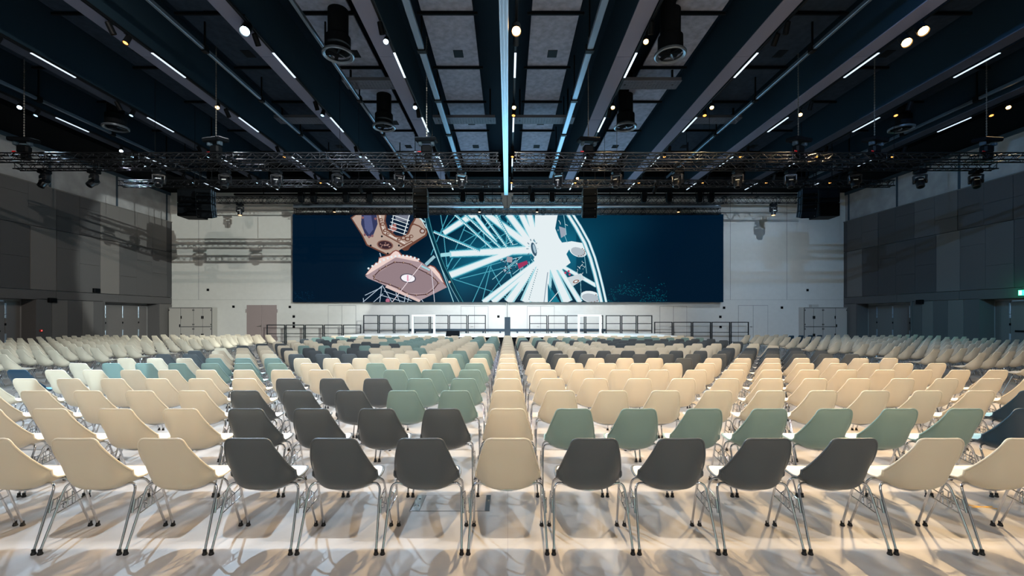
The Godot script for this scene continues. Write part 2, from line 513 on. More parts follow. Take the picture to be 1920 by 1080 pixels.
func lockers(s: float):
	var df := BACK - 0.52
	var P := F / df
	var label := "row of pale grey steel lockers beside the %s" % ("lilac double door" if s < 0 else "exit sign side wall")
	var x0: float = X(316.0, df) if s < 0 else X(1507.0, df)
	var x1: float = X(398.0, df) if s < 0 else X(1590.0, df)
	var o := thing("locker", label, "locker", Vector3(x0, 0, -df))
	var w := x1 - x0
	var h := 2.27
	put("carcass", box_mesh(Vector3(0, 0, -0.49), Vector3(w, h, -0.02), 0.008), mats.locker, o)
	put("gap_shade", box_mesh(Vector3(0.02, 0.03, -0.021), Vector3(w - 0.02, h - 0.03, -0.0165)), mats.locker_gap, o)  # dark plate added to give the shade in the gaps between doors
	var cuts: Array = [316.0, 338.5, 362.5, 379.7, 396.5] if s < 0 else [1508.5, 1526.0, 1543.3, 1567.0, 1588.5]
	for i in 4:
		var a: float = X(cuts[i], df) - x0 + 0.012
		var b: float = X(cuts[i + 1], df) - x0 - 0.012
		var tall := (i == 0) if s < 0 else (i == 3)
		var parts := [[0.05, h - 0.06]] if tall else [[0.05, 1.05], [1.085, h - 0.06]]
		for q in parts:
			var dr := put("locker_door", box_mesh(Vector3(a, q[0], -0.025), Vector3(b, q[1], 0.0), 0.006), mats.locker, o)
			var mid: float = (q[0] + q[1]) * 0.5
			var hx: float = (b - 0.03) if (i % 2 == 0) else (a + 0.03)
			put("handle", box_mesh(Vector3(hx - 0.035, mid - 0.09, 0.0), Vector3(hx + 0.035, mid + 0.09, 0.025), 0.008), mats.black, dr)
			var gx: float = (a + 0.025) if (i % 2 == 0) else (b - 0.025)
			for y in [q[0] + 0.12, q[1] - 0.12]:
				put("hinge", box_mesh(Vector3(gx - 0.022, y - 0.05, 0.0), Vector3(gx + 0.022, y + 0.05, 0.014), 0.005), mats.locker_gap, dr)
	if s > 0:
		var bx := thing("carton", "small pale carton lying on top of the exit side lockers", "box", Vector3(X(1530.0, df), h, -df - 0.2))
		put("body", box_mesh(Vector3(-0.22, 0, -0.12), Vector3(0.22, 0.16, 0.12), 0.006), mats.locker, bx)
		put("lid", box_mesh(Vector3(-0.225, 0.13, -0.125), Vector3(0.225, 0.17, 0.125), 0.006), mats.locker, bx)

# ---------------------------------------------------------------- ceiling
func ceiling():
	struct("ceiling", box_mesh(Vector3(-WALL - 1.2, 10.75, -BACK - 0.4), Vector3(WALL + 1.2, 11.1, -REAR + 0.4)), mats.ceiling, "dark ceiling above the beams, tinted for blue light")
	# dark bulkhead over the stage wall and lowered ceiling along both sides
	struct("trim_1", box_mesh(Vector3(-WALL - 0.2, 9.49, -BACK), Vector3(WALL + 0.2, 10.75, -25.3)), mats.matt_black, "dark bulkhead above the stage wall")
	for s in [-1.0, 1.0]:
		struct("trim_2" if s < 0 else "trim_3", box_mesh(Vector3(s * 18.6, 9.49, -REAR), Vector3(s * (WALL + 0.2), 10.75, -25.3)), mats.matt_black, "lowered dark ceiling edge along the %s wall" % ("lilac door side" if s < 0 else "exit sign side"))
	for n in range(-5, 6):
		var x := BEAM0 + PITCH * n
		var who := where_track(n)
		if n != 0:
			var t := thing("ceiling_beam", "grey ceiling beam running to the stage, %s" % who, "beam", Vector3(x - 0.225, BEAM, 0))
			t.set_meta("kind", "structure")
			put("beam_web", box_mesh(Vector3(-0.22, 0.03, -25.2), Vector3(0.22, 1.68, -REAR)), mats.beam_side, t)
			for seg in 8:
				var a := 25.2 - 4.1 * seg
				put("soffit_board", box_mesh(Vector3(-0.225, 0, -a + 0.012), Vector3(0.225, 0.03, -maxf(a - 4.1, REAR) - 0.0), 0.004), mats.beam if absi(n) < 4 else mats.beam_shaded, t)
		var tr := thing("lighting_track", "slim black lighting track with lit strips, %s" % who, "lighting track", Vector3(x + 0.05, BEAM, 0))
		put("track_bar", box_mesh(Vector3(-0.035, -0.05, -25.0), Vector3(0.035, 0.02, -REAR), 0.008), mats.black, tr)
		for k in 7:
			var d := 12.6 + 4.08 * (k - 3)
			put("light_strip", box_mesh(Vector3(-0.03, -0.07, -d - 1.3), Vector3(0.03, -0.048, -d), 0.006), mats.strip, tr)
		if n == 0:
			put("track_hanger", box_mesh(Vector3(-0.02, 0.02, -24.0), Vector3(0.02, 1.69, -23.9)), mats.black, tr)
			put("track_hanger", box_mesh(Vector3(-0.02, 0.02, -12.0), Vector3(0.02, 1.69, -11.9)), mats.black, tr)
	# the partition rail along the middle of the hall
	var rail := thing("partition_rail", "broad aluminium partition rail hanging along the hall centre", "rail", Vector3(-0.09, 8.60, 0))
	put("rail_bar", box_mesh(Vector3(-0.11, 0.04, -25.8), Vector3(0.11, 0.34, -REAR), 0.01), mats.alu, rail)
	for e in [-0.11, -0.03, 0.05]:
		put("groove_lip", box_mesh(Vector3(e, 0, -25.8), Vector3(e + 0.055, 0.045, -REAR), 0.008), mats.alu, rail)
	for k in 8:
		put("hanger", box_mesh(Vector3(-0.04, 0.33, -25.0 + 4.1 * k - 0.04), Vector3(0.04, 2.16, -25.0 + 4.1 * k + 0.04)), mats.black, rail)
	# hanging runs of box rail between the beams
	for e in [[-2.43, "beside the centre bay, lilac door side"], [2.31, "beside the centre bay, exit sign side"], [-8.55, "three bays towards the lilac door side wall"], [8.6, "three bays towards the exit sign side wall"], [-5.15, "between second and first beam, lilac door side"], [-16.3, "outermost, lilac door side"], [16.3, "outermost, exit sign side"]]:
		var thin: bool = absf(e[0]) > 4.0
		var hw := 0.045 if thin else 0.09
		var r := thing("hanging_rail", "bluish metal rail hung below the ceiling, %s" % e[1], "rail", Vector3(e[0], 9.17, 0))
		for k in 6:
			var a := 24.6 - 2.95 * k
			put("rail_length", box_mesh(Vector3(-hw, 0, -a + 0.05), Vector3(hw, 0.11, -a + 2.9), 0.012), mats.rail_blue, r)
			put("hanger", box_mesh(Vector3(-0.02, 0.09, -a - 0.02), Vector3(0.02, 1.58, -a + 0.02)), mats.black, r)
			put("clamp", box_mesh(Vector3(-hw - 0.03, -0.03, -a - 0.09), Vector3(hw + 0.03, 0.16, -a + 0.09), 0.01), mats.black, r)
	# ceiling sails: grey boards with dark cross bars and small hatches
	var bays := []
	for n in range(-5, 5):
		if n == -1: bays.append([-2.36, -0.946, "centre bay, lilac door side"])
		elif n == 0: bays.append([0.655, 1.97, "centre bay, exit sign side"])
		else: bays.append([BEAM0 + PITCH * n + 0.95, BEAM0 + PITCH * n + 2.3, "bay beside %s" % where_track(n)])
	for bay in bays:
		var w: float = bay[1] - bay[0]
		var c := thing("ceiling_sail", "run of grey ceiling boards with hatches, %s" % bay[2], "ceiling panel", Vector3(bay[0], 10.0, 0))
		c.set_meta("kind", "structure")
		var js := [-1.0, 1.7, 4.4, 7.1, 9.75, 12.4, 15.1, 17.5, 20.2, 22.8, 24.9]
		for i in js.size() - 1:
			put("board", box_mesh(Vector3(0, 0, -js[i] - 0.06), Vector3(w, 0.06, -js[i + 1] + 0.06), 0.008), mats.cloud if absf(bay[0] + w * 0.5) < 6.0 else mats.cloud_shaded, c)
			put("cross_bar", box_mesh(Vector3(-0.12, -0.07, -js[i] - 0.03), Vector3(w + 0.12, 0.0, -js[i] + 0.03)), mats.matt_black, c)
			put("drop_rod", box_mesh(Vector3(w * 0.5 - 0.015, 0.05, -js[i] - 0.9), Vector3(w * 0.5 + 0.015, 0.76, -js[i] - 0.87)), mats.black, c)
			if i % 2 == 1 or i > 6:
				put("hatch", box_mesh(Vector3(w * 0.46, -0.012, -js[i] - 2.15), Vector3(w * 0.46 + 0.3, 0.02, -js[i] - 1.75), 0.004), mats.duct, c)
	# perforated cable trays crossing the bays
	for e in [[-5.5, -3.5, 15.3, "over the first bay, lilac door side"], [3.75, 5.75, 15.3, "over the first bay, exit sign side"], [-2.95, -0.5, 18.1, "crossing the centre bay, lilac door side"], [0.28, 2.6, 18.1, "crossing the centre bay, exit sign side"], [7.1, 9.2, 18.1, "over the second bay, exit sign side"], [-9.2, -7.1, 18.1, "over the second bay, lilac door side"]]:
		var o := thing("cable_tray", "perforated grey cable tray %s" % e[3], "cable tray", Vector3((e[0] + e[1]) * 0.5, 9.5, -e[2]))
		var hw: float = (e[1] - e[0]) * 0.5
		var st := begin()
		for k in 7:
			box_at(st, Vector3(-hw, 0, 0.28 - k * 0.085), Vector3(hw, 0.015, 0.22 - k * 0.085))
		var x := -hw
		while x < hw:
			box_at(st, Vector3(x, 0.001, 0.28), Vector3(x + 0.05, 0.014, -0.29))
			x += 0.11
		put("tray_floor", done(st), mats.tray, o)
		for q in [0.28, -0.3]:
			put("tray_side", box_mesh(Vector3(-hw, 0, q), Vector3(hw, 0.11, q + 0.012)), mats.tray, o)
		for q in [-hw + 0.2, hw - 0.2]:
			put("hanger", box_mesh(Vector3(q - 0.03, 0.0, -0.03), Vector3(q + 0.03, 1.26, 0.03)), mats.black, o)
	# round swirl diffusers on their ducts
	for e in [[634.0, 105.0, "nearer one over the first bay, lilac door side"], [720.0, 240.0, "farther one over the first bay, lilac door side"], [1257.0, 105.0, "nearer one over the first bay, exit sign side"], [1173.0, 240.0, "farther one over the first bay, exit sign side"], [217.0, 241.0, "above the truss end, lilac door side"], [1690.0, 243.0, "above the truss end, exit sign side"]]:
		var d: float = 7.1 * F / (VY - e[1])
		var o := thing("ceiling_diffuser", "round swirl air diffuser under its duct, %s" % e[2], "air diffuser", Vector3(X(e[0], d), EYE + 7.1, -d))
		var st := begin()
		lathe(st, [Vector2(0.33, 0.03), Vector2(0.39, -0.01), Vector2(0.42, 0.01), Vector2(0.42, 0.06), Vector2(0.34, 0.10)], 32)
		put("rim", done(st), mats.ring, o)
		st = begin()
		lathe(st, [Vector2(0.0, 0.14), Vector2(0.33, 0.14), Vector2(0.33, 0.5), Vector2(0.27, 0.55), Vector2(0.27, 1.99), Vector2(0, 1.99)], 24)
		put("duct", done(st), mats.duct, o)
		for k in 6:
			var q := Transform3D(Basis(Vector3.UP, TAU * k / 6.0) * Basis(Vector3.RIGHT, 0.5), Vector3(0, 0.07, 0))
			st = begin()
			box(st, q * T(Vector3(0.18, 0, 0)), Vector3(0.32, 0.012, 0.09))
			put("vane", done(st), mats.ring if k == 1 else mats.duct, o)

func where_track(n: int) -> String:
	if n == 0: return "beside the centre partition rail"
	return "%s from the partition rail towards the %s" % [ORD[absi(n) - 1], "lilac door" if n < 0 else "exit sign"]
# ---------------------------------------------------------------- stage and LED wall
func stage():
	var st0 := 22.5
	var o := thing("stage", "low white-topped stage with dark skirt below the LED wall", "stage", Vector3(0, 0, 0))
	put("deck", box_mesh(Vector3(-8.6, 0.66, -28.3), Vector3(8.6, 0.70, -st0), 0.008), mats.white, o)
	put("skirt", box_mesh(Vector3(-8.55, 0, -28.25), Vector3(8.55, 0.66, -st0 - 0.04)), mats.matt_black, o)
	led_wall()
	# railings: tall ones on the stage, low ones on the floor beside it
	railing("stage_railing", "tall black railing of three panels at the stage edge, lilac door side", [682.0, 710.0, 739.0, 768.0], 27.0, 0.70, 590.7)
	railing("stage_railing", "tall dark railing of four panels behind the white gate, lilac door side", [775.5, 806.0, 841.5, 876.5, 911.5], 27.0, 0.70, 590.7)
	railing("stage_railing", "tall dark railing of four panels behind the white gate, exit sign side", [993.0, 1026.5, 1061.5, 1097.0, 1131.5], 27.0, 0.70, 591.2)
	railing("stage_railing", "tall black railing of three panels at the stage edge, exit sign side", [1136.5, 1164.5, 1194.0, 1223.5], 27.0, 0.70, 591.2)
	railing("floor_railing", "low black railing of five panels below the lilac double door", [501.0, 535.0, 571.0, 606.5, 642.5, 677.5], 27.7, 0.0, 608.8)
	railing("floor_railing", "low black railing of five panels beyond the stage, exit sign side", [1227.5, 1261.5, 1297.5, 1333.5, 1369.5, 1404.5], 27.7, 0.0, 603.5)
	# two white gate frames on the deck
	for e in [[774.0, 814.5, "lilac door side"], [1085.0, 1125.5, "exit sign side"]]:
		var d := 25.6
		var a: float = X(e[0], d)
		var b: float = X(e[1], d)
		var h: float = Y(590.0, d) - 0.70
		var g := thing("gate_frame", "white square gate frame standing on the stage, %s" % e[2], "frame", Vector3((a + b) * 0.5, 0.70, -d))
		var hw := (b - a) * 0.5
		for s in [-1.0, 1.0]:
			put("post", box_mesh(Vector3(s * hw - 0.055, 0.03, -0.055), Vector3(s * hw + 0.055, h - 0.1, 0.055), 0.008), mats.white, g)
			put("foot", box_mesh(Vector3(s * hw - 0.09, 0, -0.16), Vector3(s * hw + 0.09, 0.035, 0.16), 0.008), mats.white, g)
		put("crossbar", box_mesh(Vector3(-hw - 0.055, h - 0.1, -0.055), Vector3(hw + 0.055, h, 0.055), 0.008), mats.white, g)
	# the long dark light bar lying at the rear of the deck
	var lb := thing("light_bar", "long dark batten lying along the rear of the stage", "batten", Vector3(0, 0.70, -27.5))
	var st := begin()
	tube(st, [Vector3(X(768.0, 27.5), 0.17, 0), Vector3(X(1137.0, 27.5), 0.17, 0)], 0.085, 12)
	put("bar", done(st), mats.slate, lb)
	for k in 12:
		var x: float = X(778.0 + 32.0 * k, 27.5)
		put("support", box_mesh(Vector3(x - 0.05, 0, -0.12), Vector3(x + 0.05, 0.12, 0.12), 0.01), mats.slate, lb)
	# the slim column speaker at the stage front, and a floor monitor
	var cs := thing("column_speaker", "slim slate-grey speaker column standing upright on the stage front centre", "speaker", Vector3(X(951.5, 22.9), 0.70, -22.9))
	put("cabinet", box_mesh(Vector3(-0.145, 0.02, -0.14), Vector3(0.145, Y(594.5, 22.8) - 0.70, 0.12), 0.012), mats.slate, cs)
	put("grille", box_mesh(Vector3(-0.13, 0.05, 0.118), Vector3(0.13, Y(594.5, 22.8) - 0.74, 0.135), 0.006), mats.slate, cs)
	put("base_plate", box_mesh(Vector3(-0.18, 0, -0.18), Vector3(0.18, 0.022, 0.16), 0.006), mats.black, cs)
	var mo := thing("stage_monitor", "black wedge monitor on the front edge of the stage", "speaker", Vector3(X(849.0, 22.8), 0.70, -22.85))
	var w := begin()
	w.set_smooth_group(-1)
	var prof := [Vector2(-0.22, 0), Vector2(0.24, 0), Vector2(0.24, 0.06), Vector2(-0.05, 0.27), Vector2(-0.22, 0.24)]
	for i in prof.size():
		var p: Vector2 = prof[i]
		var q: Vector2 = prof[(i + 1) % prof.size()]
		quad(w, Vector3(-0.33, p.y, p.x), Vector3(0.33, p.y, p.x), Vector3(0.33, q.y, q.x), Vector3(-0.33, q.y, q.x), Vector3(0, p.x - q.x, q.y - p.y))
	for s in [-1.0, 1.0]:
		for i in range(1, prof.size() - 1):
			tri(w, Vector3(s * 0.33, prof[0].y, prof[0].x), Vector3(s * 0.33, prof[i].y, prof[i].x), Vector3(s * 0.33, prof[i + 1].y, prof[i + 1].x), Vector3(s, 0, 0))
	put("cabinet", done(w), mats.black, mo)
	var gq := begin()
	box(gq, Transform3D(Basis(Vector3.RIGHT, atan2(0.21, 0.29)), Vector3(0, 0.172, 0.098)), Vector3(0.60, 0.012, 0.31))
	put("grille", done(gq), mats.matt_black, mo)

func railing(called: String, label: String, xs: Array, d: float, y0: float, ytop: float):
	var o := thing(called, label, "railing", Vector3(X(xs[0], d), y0, -d))
	var h: float = Y(ytop, d) - y0
	var r := 0.028
	for i in xs.size() - 1:
		var a: float = X(xs[i], d) - X(xs[0], d) + (0.045 if i > 0 else 0.0)
		var b: float = X(xs[i + 1], d) - X(xs[0], d) - 0.045
		for x in [a, b]:
			put("post", box_mesh(Vector3(x - r, 0, -r), Vector3(x + r, h, r), 0.006), mats.dark_rail, o)
		put("top_rail", box_mesh(Vector3(a - r, h - 0.05, -r), Vector3(b + r, h, r), 0.006), mats.dark_rail, o)
		put("middle_rail", box_mesh(Vector3(a + r, h * 0.52, -0.02), Vector3(b - r, h * 0.52 + 0.04, 0.02), 0.006), mats.dark_rail, o)
		put("bottom_rail", box_mesh(Vector3(a + r, 0.12, -0.02), Vector3(b - r, 0.16, 0.02), 0.006), mats.dark_rail, o)
		put("foot_plate", box_mesh(Vector3(a - 0.06, 0, -0.09), Vector3(a + 0.06, 0.012, 0.09)), mats.dark_rail, o)

func led_wall():
	var d := BACK - 0.4
	var x0 := X(548.5, d)
	var x1 := X(1356.5, d)
	var y0 := Y(566.5, d)
	var y1 := Y(401.5, d)
	var o := thing("led_screen", "wide LED wall showing a Ferris wheel at night", "screen", Vector3(0, y0, -d))
	var m := mat("led_picture", Color(0.02, 0.02, 0.02), 0.7, 0.0, 0.1)
	m.emission_enabled = true
	m.emission = Color.WHITE
	m.emission_operator = BaseMaterial3D.EMISSION_OP_MULTIPLY
	m.emission_texture = ImageTexture.create_from_image(night_picture())
	m.emission_energy_multiplier = 1.0
	var n := 6
	for i in n:
		var st := begin()
		st.set_smooth_group(-1)
		var a := lerpf(x0, x1, float(i) / n)
		var b := lerpf(x0, x1, float(i + 1) / n)
		var v := [Vector3(a, 0, 0), Vector3(b, 0, 0), Vector3(b, y1 - y0, 0), Vector3(a, y1 - y0, 0)]
		var t := [Vector2(float(i) / n, 1), Vector2(float(i + 1) / n, 1), Vector2(float(i + 1) / n, 0), Vector2(float(i) / n, 0)]
		for k in [0, 2, 1, 0, 3, 2]:
			st.set_uv(t[k])
			st.add_vertex(v[k])
		put("screen_panel", done(st), m, o)
		put("screen_cabinet", box_mesh(Vector3(a, 0, -0.16), Vector3(b, y1 - y0, -0.004)), mats.matt_black, o)
	for e in [[x0 + 0.5, -0.6], [0.6, x1 - 0.5]]:
		for y in [0.3, y1 - y0 - 0.6]:
			put("screen_bracket", box_mesh(Vector3(e[0], y, -0.385), Vector3(e[1], y + 0.3, -0.16)), mats.black, o)
	var l := AreaLight3D.new()
	l.name = "screen_light"
	l.area_size = Vector2(9.0, y1 - y0)
	l.light_color = Color(0.55, 0.85, 1.0)
	l.light_energy = 85.0
	l.area_range = 60.0
	l.shadow_enabled = true
	o.add_child(l)
	l.position = Vector3(1.2, (y1 - y0) * 0.5, 0.03)
	l.rotation.y = PI

# The picture on the LED wall, drawn in the frame's own pixels (548.5..1356.5 by 401.5..566.5).
var pic: Image
const PS := 2048.0 / 808.0

func poly(pts: Array, c: Color):
	var q := []
	var lo := 1e9
	var hi := -1e9
	for p in pts:
		var v := Vector2((p[0] - 548.5) * PS, (p[1] - 401.5) * PS)
		q.append(v)
		lo = minf(lo, v.y)
		hi = maxf(hi, v.y)
	for y in range(maxi(0, int(lo)), mini(pic.get_height() - 1, int(hi)) + 1):
		var xs := []
		var fy := y + 0.5
		for i in q.size():
			var a: Vector2 = q[i]
			var b: Vector2 = q[(i + 1) % q.size()]
			if (a.y <= fy) != (b.y <= fy):
				xs.append(a.x + (fy - a.y) / (b.y - a.y) * (b.x - a.x))
		xs.sort()
		for i in range(0, xs.size() - 1, 2):
			var x := maxi(0, int(round(xs[i])))
			var e := mini(pic.get_width(), int(round(xs[i + 1])))
			if e > x: pic.fill_rect(Rect2i(x, y, e - x, 1), c)

func stroke(a: Array, b: Array, w: float, c: Color, w2 := -1.0):
	if w2 < 0.0: w2 = w
	var v := Vector2(b[0] - a[0], b[1] - a[1])
	var n := Vector2(-v.y, v.x).normalized() * 0.5
	poly([[a[0] + n.x * w, a[1] + n.y * w], [b[0] + n.x * w2, b[1] + n.y * w2], [b[0] - n.x * w2, b[1] - n.y * w2], [a[0] - n.x * w, a[1] - n.y * w]], c)

func path(pts: Array, w: float, c: Color):
	for i in pts.size() - 1:
		stroke(pts[i], pts[i + 1], w, c)
		disc(pts[i + 1], w * 0.5, w * 0.5, c)

func disc(p: Array, rx: float, ry: float, c: Color, turn := 0.0):
	var q := []
	for k in 20:
		var v := Vector2(cos(TAU * k / 20) * rx, sin(TAU * k / 20) * ry).rotated(turn)
		q.append([p[0] + v.x, p[1] + v.y])
	poly(q, c)

func beads(a: Array, b: Array, r: float, step: float, c: Color):
	var n := int(Vector2(b[0] - a[0], b[1] - a[1]).length() / step)
	for i in n + 1:
		disc([lerpf(a[0], b[0], float(i) / n), lerpf(a[1], b[1], float(i) / n)], r, r, c)

func night_picture() -> Image:
	var g := Image.create(404, 84, false, Image.FORMAT_RGB8)
	var glows := [[1000, 470, 95, 75, 0.55], [880, 490, 60, 60, 0.42], [1075, 470, 70, 80, 0.35], [1165, 415, 60, 40, 0.12], [850, 545, 45, 40, 0.20], [745, 500, 45, 22, 0.30], [700, 510, 30, 20, 0.12]]
	for y in 84:
		for x in 404:
			var px := 548.5 + x * 2.0
			var py := 401.5 + y * 1.97
			var s := 0.0
			for e in glows:
				var dx: float = (px - e[0]) / e[2]
				var dy: float = (py - e[1]) / e[3]
				s += e[4] * exp(-dx * dx - dy * dy)
			s = minf(s, 0.85)
			var c := Color(0.0, 0.085, 0.16).lerp(Color(0.10, 0.56, 0.68), s)
			if px > 1080.0: c = c.lerp(Color(0.0, 0.20, 0.29), clampf((1240.0 - px) / 200.0, 0, 1) * 0.75)
			g.set_pixel(x, y, c)
	g.resize(2048, 416, Image.INTERPOLATE_BILINEAR)
	pic = g
	var r := RandomNumberGenerator.new()
	r.seed = 4
	var W := Color(0.90, 0.94, 0.95)
	var S := Color(0.62, 0.84, 0.88)
	var Tl := Color(0.30, 0.66, 0.74)
	var M := Color(0.12, 0.48, 0.58)
	# faint foliage below
	for i in 260:
		var fx := r.randf_range(1140, 1250)
		var fy := 566.0 - absf(r.randfn(0.0, 14.0)) - (12.0 if absf(fx - 1180.0) < 20.0 else 0.0)
		disc([fx, fy], r.randf_range(0.5, 1.3), r.randf_range(0.4, 0.9), Color(0.02, 0.36, 0.40).lerp(Color(0.0, 0.25, 0.33), r.randf()))
	for i in 60:
		disc([r.randf_range(549, 590), r.randf_range(545, 566)], 0.9, 0.5, Color(0.02, 0.17, 0.27))
	# thin lattice of the wheel
	for e in [[808, 478, 840, 402], [824, 440, 856, 402], [834, 515, 872, 424], [842, 512, 925, 402], [826, 402, 832, 440], [832, 440, 838, 500], [838, 500, 858, 470], [866, 455, 925, 420], [876, 480, 960, 430], [868, 430, 918, 455], [848, 522, 930, 548], [930, 548, 960, 566], [886, 566, 920, 490], [905, 560, 925, 480], [900, 402, 912, 470], [935, 402, 960, 455], [952, 402, 948, 470], [920, 500, 952, 560], [880, 408, 940, 450], [940, 402, 905, 440], [970, 402, 955, 470], [850, 517, 960, 485], [862, 522, 985, 492], [955, 505, 905, 566], [948, 480, 965, 540], [965, 402, 990, 450], [942, 470, 975, 402]]:
		stroke([e[0], e[1]], [e[2], e[3]], 1.5, Tl)
	for i in 26:
		var a := r.randf_range(0, TAU)
		var p := [985 + cos(a) * r.randf_range(20, 90), 475 + sin(a) * r.randf_range(15, 75)]
		var v := Vector2(1000 - p[0], 468 - p[1]).rotated(r.randf_range(-0.6, 0.6)) * 0.6
		stroke(p, [p[0] + v.x, p[1] + v.y], 1.2, S)
	# broad spokes with their soft light
	var spokes := [[843, 476, 998, 468, 8, 12], [842, 516, 962, 471, 10, 8], [832, 437, 889, 401, 7, 9], [912, 401, 992, 460, 8, 11], [953, 401, 996, 458, 9, 10], [977, 401, 1000, 450, 8, 9], [992, 401, 1004, 450, 9, 9], [888, 401, 930, 455, 5, 5]]
	for k in 3:
		for e in spokes:
			var f: float = [1.9, 1.4, 1.0][k]
			stroke([e[0], e[1]], [e[2], e[3]], e[4] * f, [M, S, W][k], e[5] * f)
	for e in [[813, 434, 900, 470], [853, 402, 924, 466], [872, 402, 940, 465], [905, 402, 950, 462], [930, 402, 960, 455]]:
		stroke([e[0], e[1]], [e[2], e[3]], 5.0, Tl)
		stroke([e[0] - 1.5, e[1] + 0.5], [e[2] - 1.5, e[3] + 0.5], 1.6, S)
		beads([e[0] + 1, e[1] + 2], [e[2] + 1, e[3] + 2], 1.2, 3.6, W)
	# legs of the wheel
	for k in 2:
		for e in [[1006, 490, 906, 566, 5, 7], [1010, 492, 924, 566, 5, 8], [1000, 500, 953, 566, 9, 12], [1013, 496, 985, 566, 10, 14], [1024, 492, 1016, 566, 16, 22], [1034, 498, 1064, 566, 9, 14], [1040, 490, 1088, 566, 6, 7], [1056, 500, 1118, 535, 5, 5], [1020, 500, 1000, 566, 10, 14]]:
			var f: float = [1.5, 1.0][k]
			stroke([e[0], e[1]], [e[2], e[3]], e[4] * f, [S, W][k], e[5] * f)
	for e in [[1000, 505, 972, 560], [1008, 505, 992, 560]]:
		beads([e[0], e[1]], [e[2], e[3]], 0.8, 4.0, Color(0.1, 0.35, 0.42))
	stroke([1027, 510], [1020, 566], 1.6, Color(0.55, 0.62, 0.68))
	poly([[1027, 530], [1040, 566], [1027, 566]], Color(0.04, 0.40, 0.50))
	poly([[1031, 536], [1050, 566], [1036, 566]], Color(0.06, 0.46, 0.55))
	stroke([1030, 566], [1048, 545], 1.3, W)
	# the burnt-out heart right of the hub
	poly([[1003, 401], [1046, 401], [1044, 412], [1041, 428], [1048, 446], [1056, 458], [1072, 460], [1062, 476], [1070, 492], [1052, 506], [1030, 505], [1008, 498], [1000, 486], [1008, 470], [1003, 450]], W)
	poly([[1050, 455], [1072, 452], [1096, 456], [1096, 464], [1060, 466]], W)
	# hub
	for k in 10:
		var a := TAU * k / 10.0
		stroke([998 + 7 * cos(a), 466 + 14 * sin(a)], [998 + 11 * cos(a), 466 + 19 * sin(a)], 1.5, Color(0.35, 0.48, 0.55))
	disc([1001, 466], 7, 16, Color(0.88, 0.93, 0.95), -0.25)
	disc([1001, 467], 4.6, 13, Color(0.22, 0.34, 0.42), -0.25)
	disc([1002, 466], 2.4, 9, Color(0.65, 0.75, 0.80), -0.25)
	# crowd of machinery left of the hub, below the spokes
	for i in 60:
		disc([r.randf_range(938, 972), r.randf_range(484, 512)], r.randf_range(0.5, 2.0), r.randf_range(0.5, 1.6), [Color(0.08, 0.16, 0.22), Color(0.75, 0.78, 0.82), Color(0.40, 0.50, 0.58), Color(0.10, 0.32, 0.40)][i % 4])
	poly([[950, 480], [961, 482], [960, 492], [950, 491]], Color(0.66, 0.62, 0.66))
	poly([[970, 494], [988, 488], [990, 494], [973, 504]], Color(0.62, 0.20, 0.36))
	# gondolas on the far rim
	for e in [[1084, 470, 15, 9, 0.35], [1108, 556, 18, 9, 0.2]]:
		disc([e[0], e[1]], e[2] + 2, e[3] + 2, W, e[4])
		disc([e[0], e[1] + 2], e[2] - 1, e[3] - 1, Color(0.70, 0.74, 0.77), e[4])
		for i in 7:
			var a: float = -0.9 + 0.4 * i
			disc([e[0] + cos(a) * e[2] * 0.85, e[1] + 2 + sin(a) * e[3] * 0.85], 1.0, 1.0, Color(0.42, 0.28, 0.24))
	poly([[1063, 520], [1090, 512], [1096, 522], [1074, 536]], Color(0.80, 0.84, 0.86))
	disc([1080, 527], 6, 3, Color(0.55, 0.38, 0.32), -0.3)
	disc([1080, 527], 3.5, 1.6, W, -0.3)
	for e in [[1060, 511], [1066, 508], [1068, 514]]: disc(e, 2.0, 2.2, Color(0.78, 0.28, 0.42))
	for i in 40:
		var q := [[1046, 412, 14, 26], [1090, 488, 7, 22], [1082, 498, 6, 12]]
		var b = q[i % 3]
		var sx := r.randf_range(0, b[2])
		var sy := r.randf_range(0, b[3])
		stroke([b[0] + sx, b[1] + sy], [b[0] + sx + r.randf_range(-4, 5), b[1] + sy + r.randf_range(1, 5)], 0.9, W if i % 2 else Color(0.05, 0.30, 0.38))
	poly([[1048, 424], [1060, 428], [1062, 440], [1052, 446]], Color(0.60, 0.64, 0.70))
	stroke([1057, 403], [1062, 440], 0.9, S)
	stroke([1058, 440], [1064, 455], 0.9, S)
	stroke([1088, 515], [1090, 560], 0.9, S)
	stroke([1096, 480], [1100, 512], 0.9, S)
	# the rim on the far side: two white bands with a dark dashed line between
	var rim := [[1064, 401], [1080, 426], [1096, 455], [1107, 484], [1115, 512], [1122, 540], [1128, 567]]
	var rim2 := []
	for p in rim: rim2.append([p[0] + 8.5, p[1] - 1.5])
	path(rim, 8.0, Color(0.35, 0.66, 0.74))
	path(rim, 4.6, W)
	path(rim2, 5.0, Color(0.45, 0.70, 0.78))
	path(rim2, 3.2, W)
	for i in rim.size() - 1: beads([rim[i][0] + 4.4, rim[i][1] - 0.8], [rim[i + 1][0] + 4.4, rim[i + 1][1] - 0.8], 0.8, 3.2, Color(0.06, 0.24, 0.34))
	# the dark rim on the near side
	var near := [[799, 401], [806, 430], [813, 452], [822, 478], [831, 500], [842, 522], [853, 544], [866, 567]]
	path(near, 9.5, Color(0.02, 0.20, 0.27))
	for i in near.size() - 1: stroke([near[i][0] + 3.2, near[i][1]], [near[i + 1][0] + 3.2, near[i + 1][1]], 1.2, Color(0.25, 0.55, 0.60))
	for i in near.size() - 1: stroke([near[i][0] - 4.4, near[i][1]], [near[i + 1][0] - 4.4, near[i + 1][1]], 1.0, Color(0.55, 0.74, 0.80))
	stroke([798, 420], [851, 567], 1.5, S)
	stroke([826, 478], [846, 476], 7.0, S)
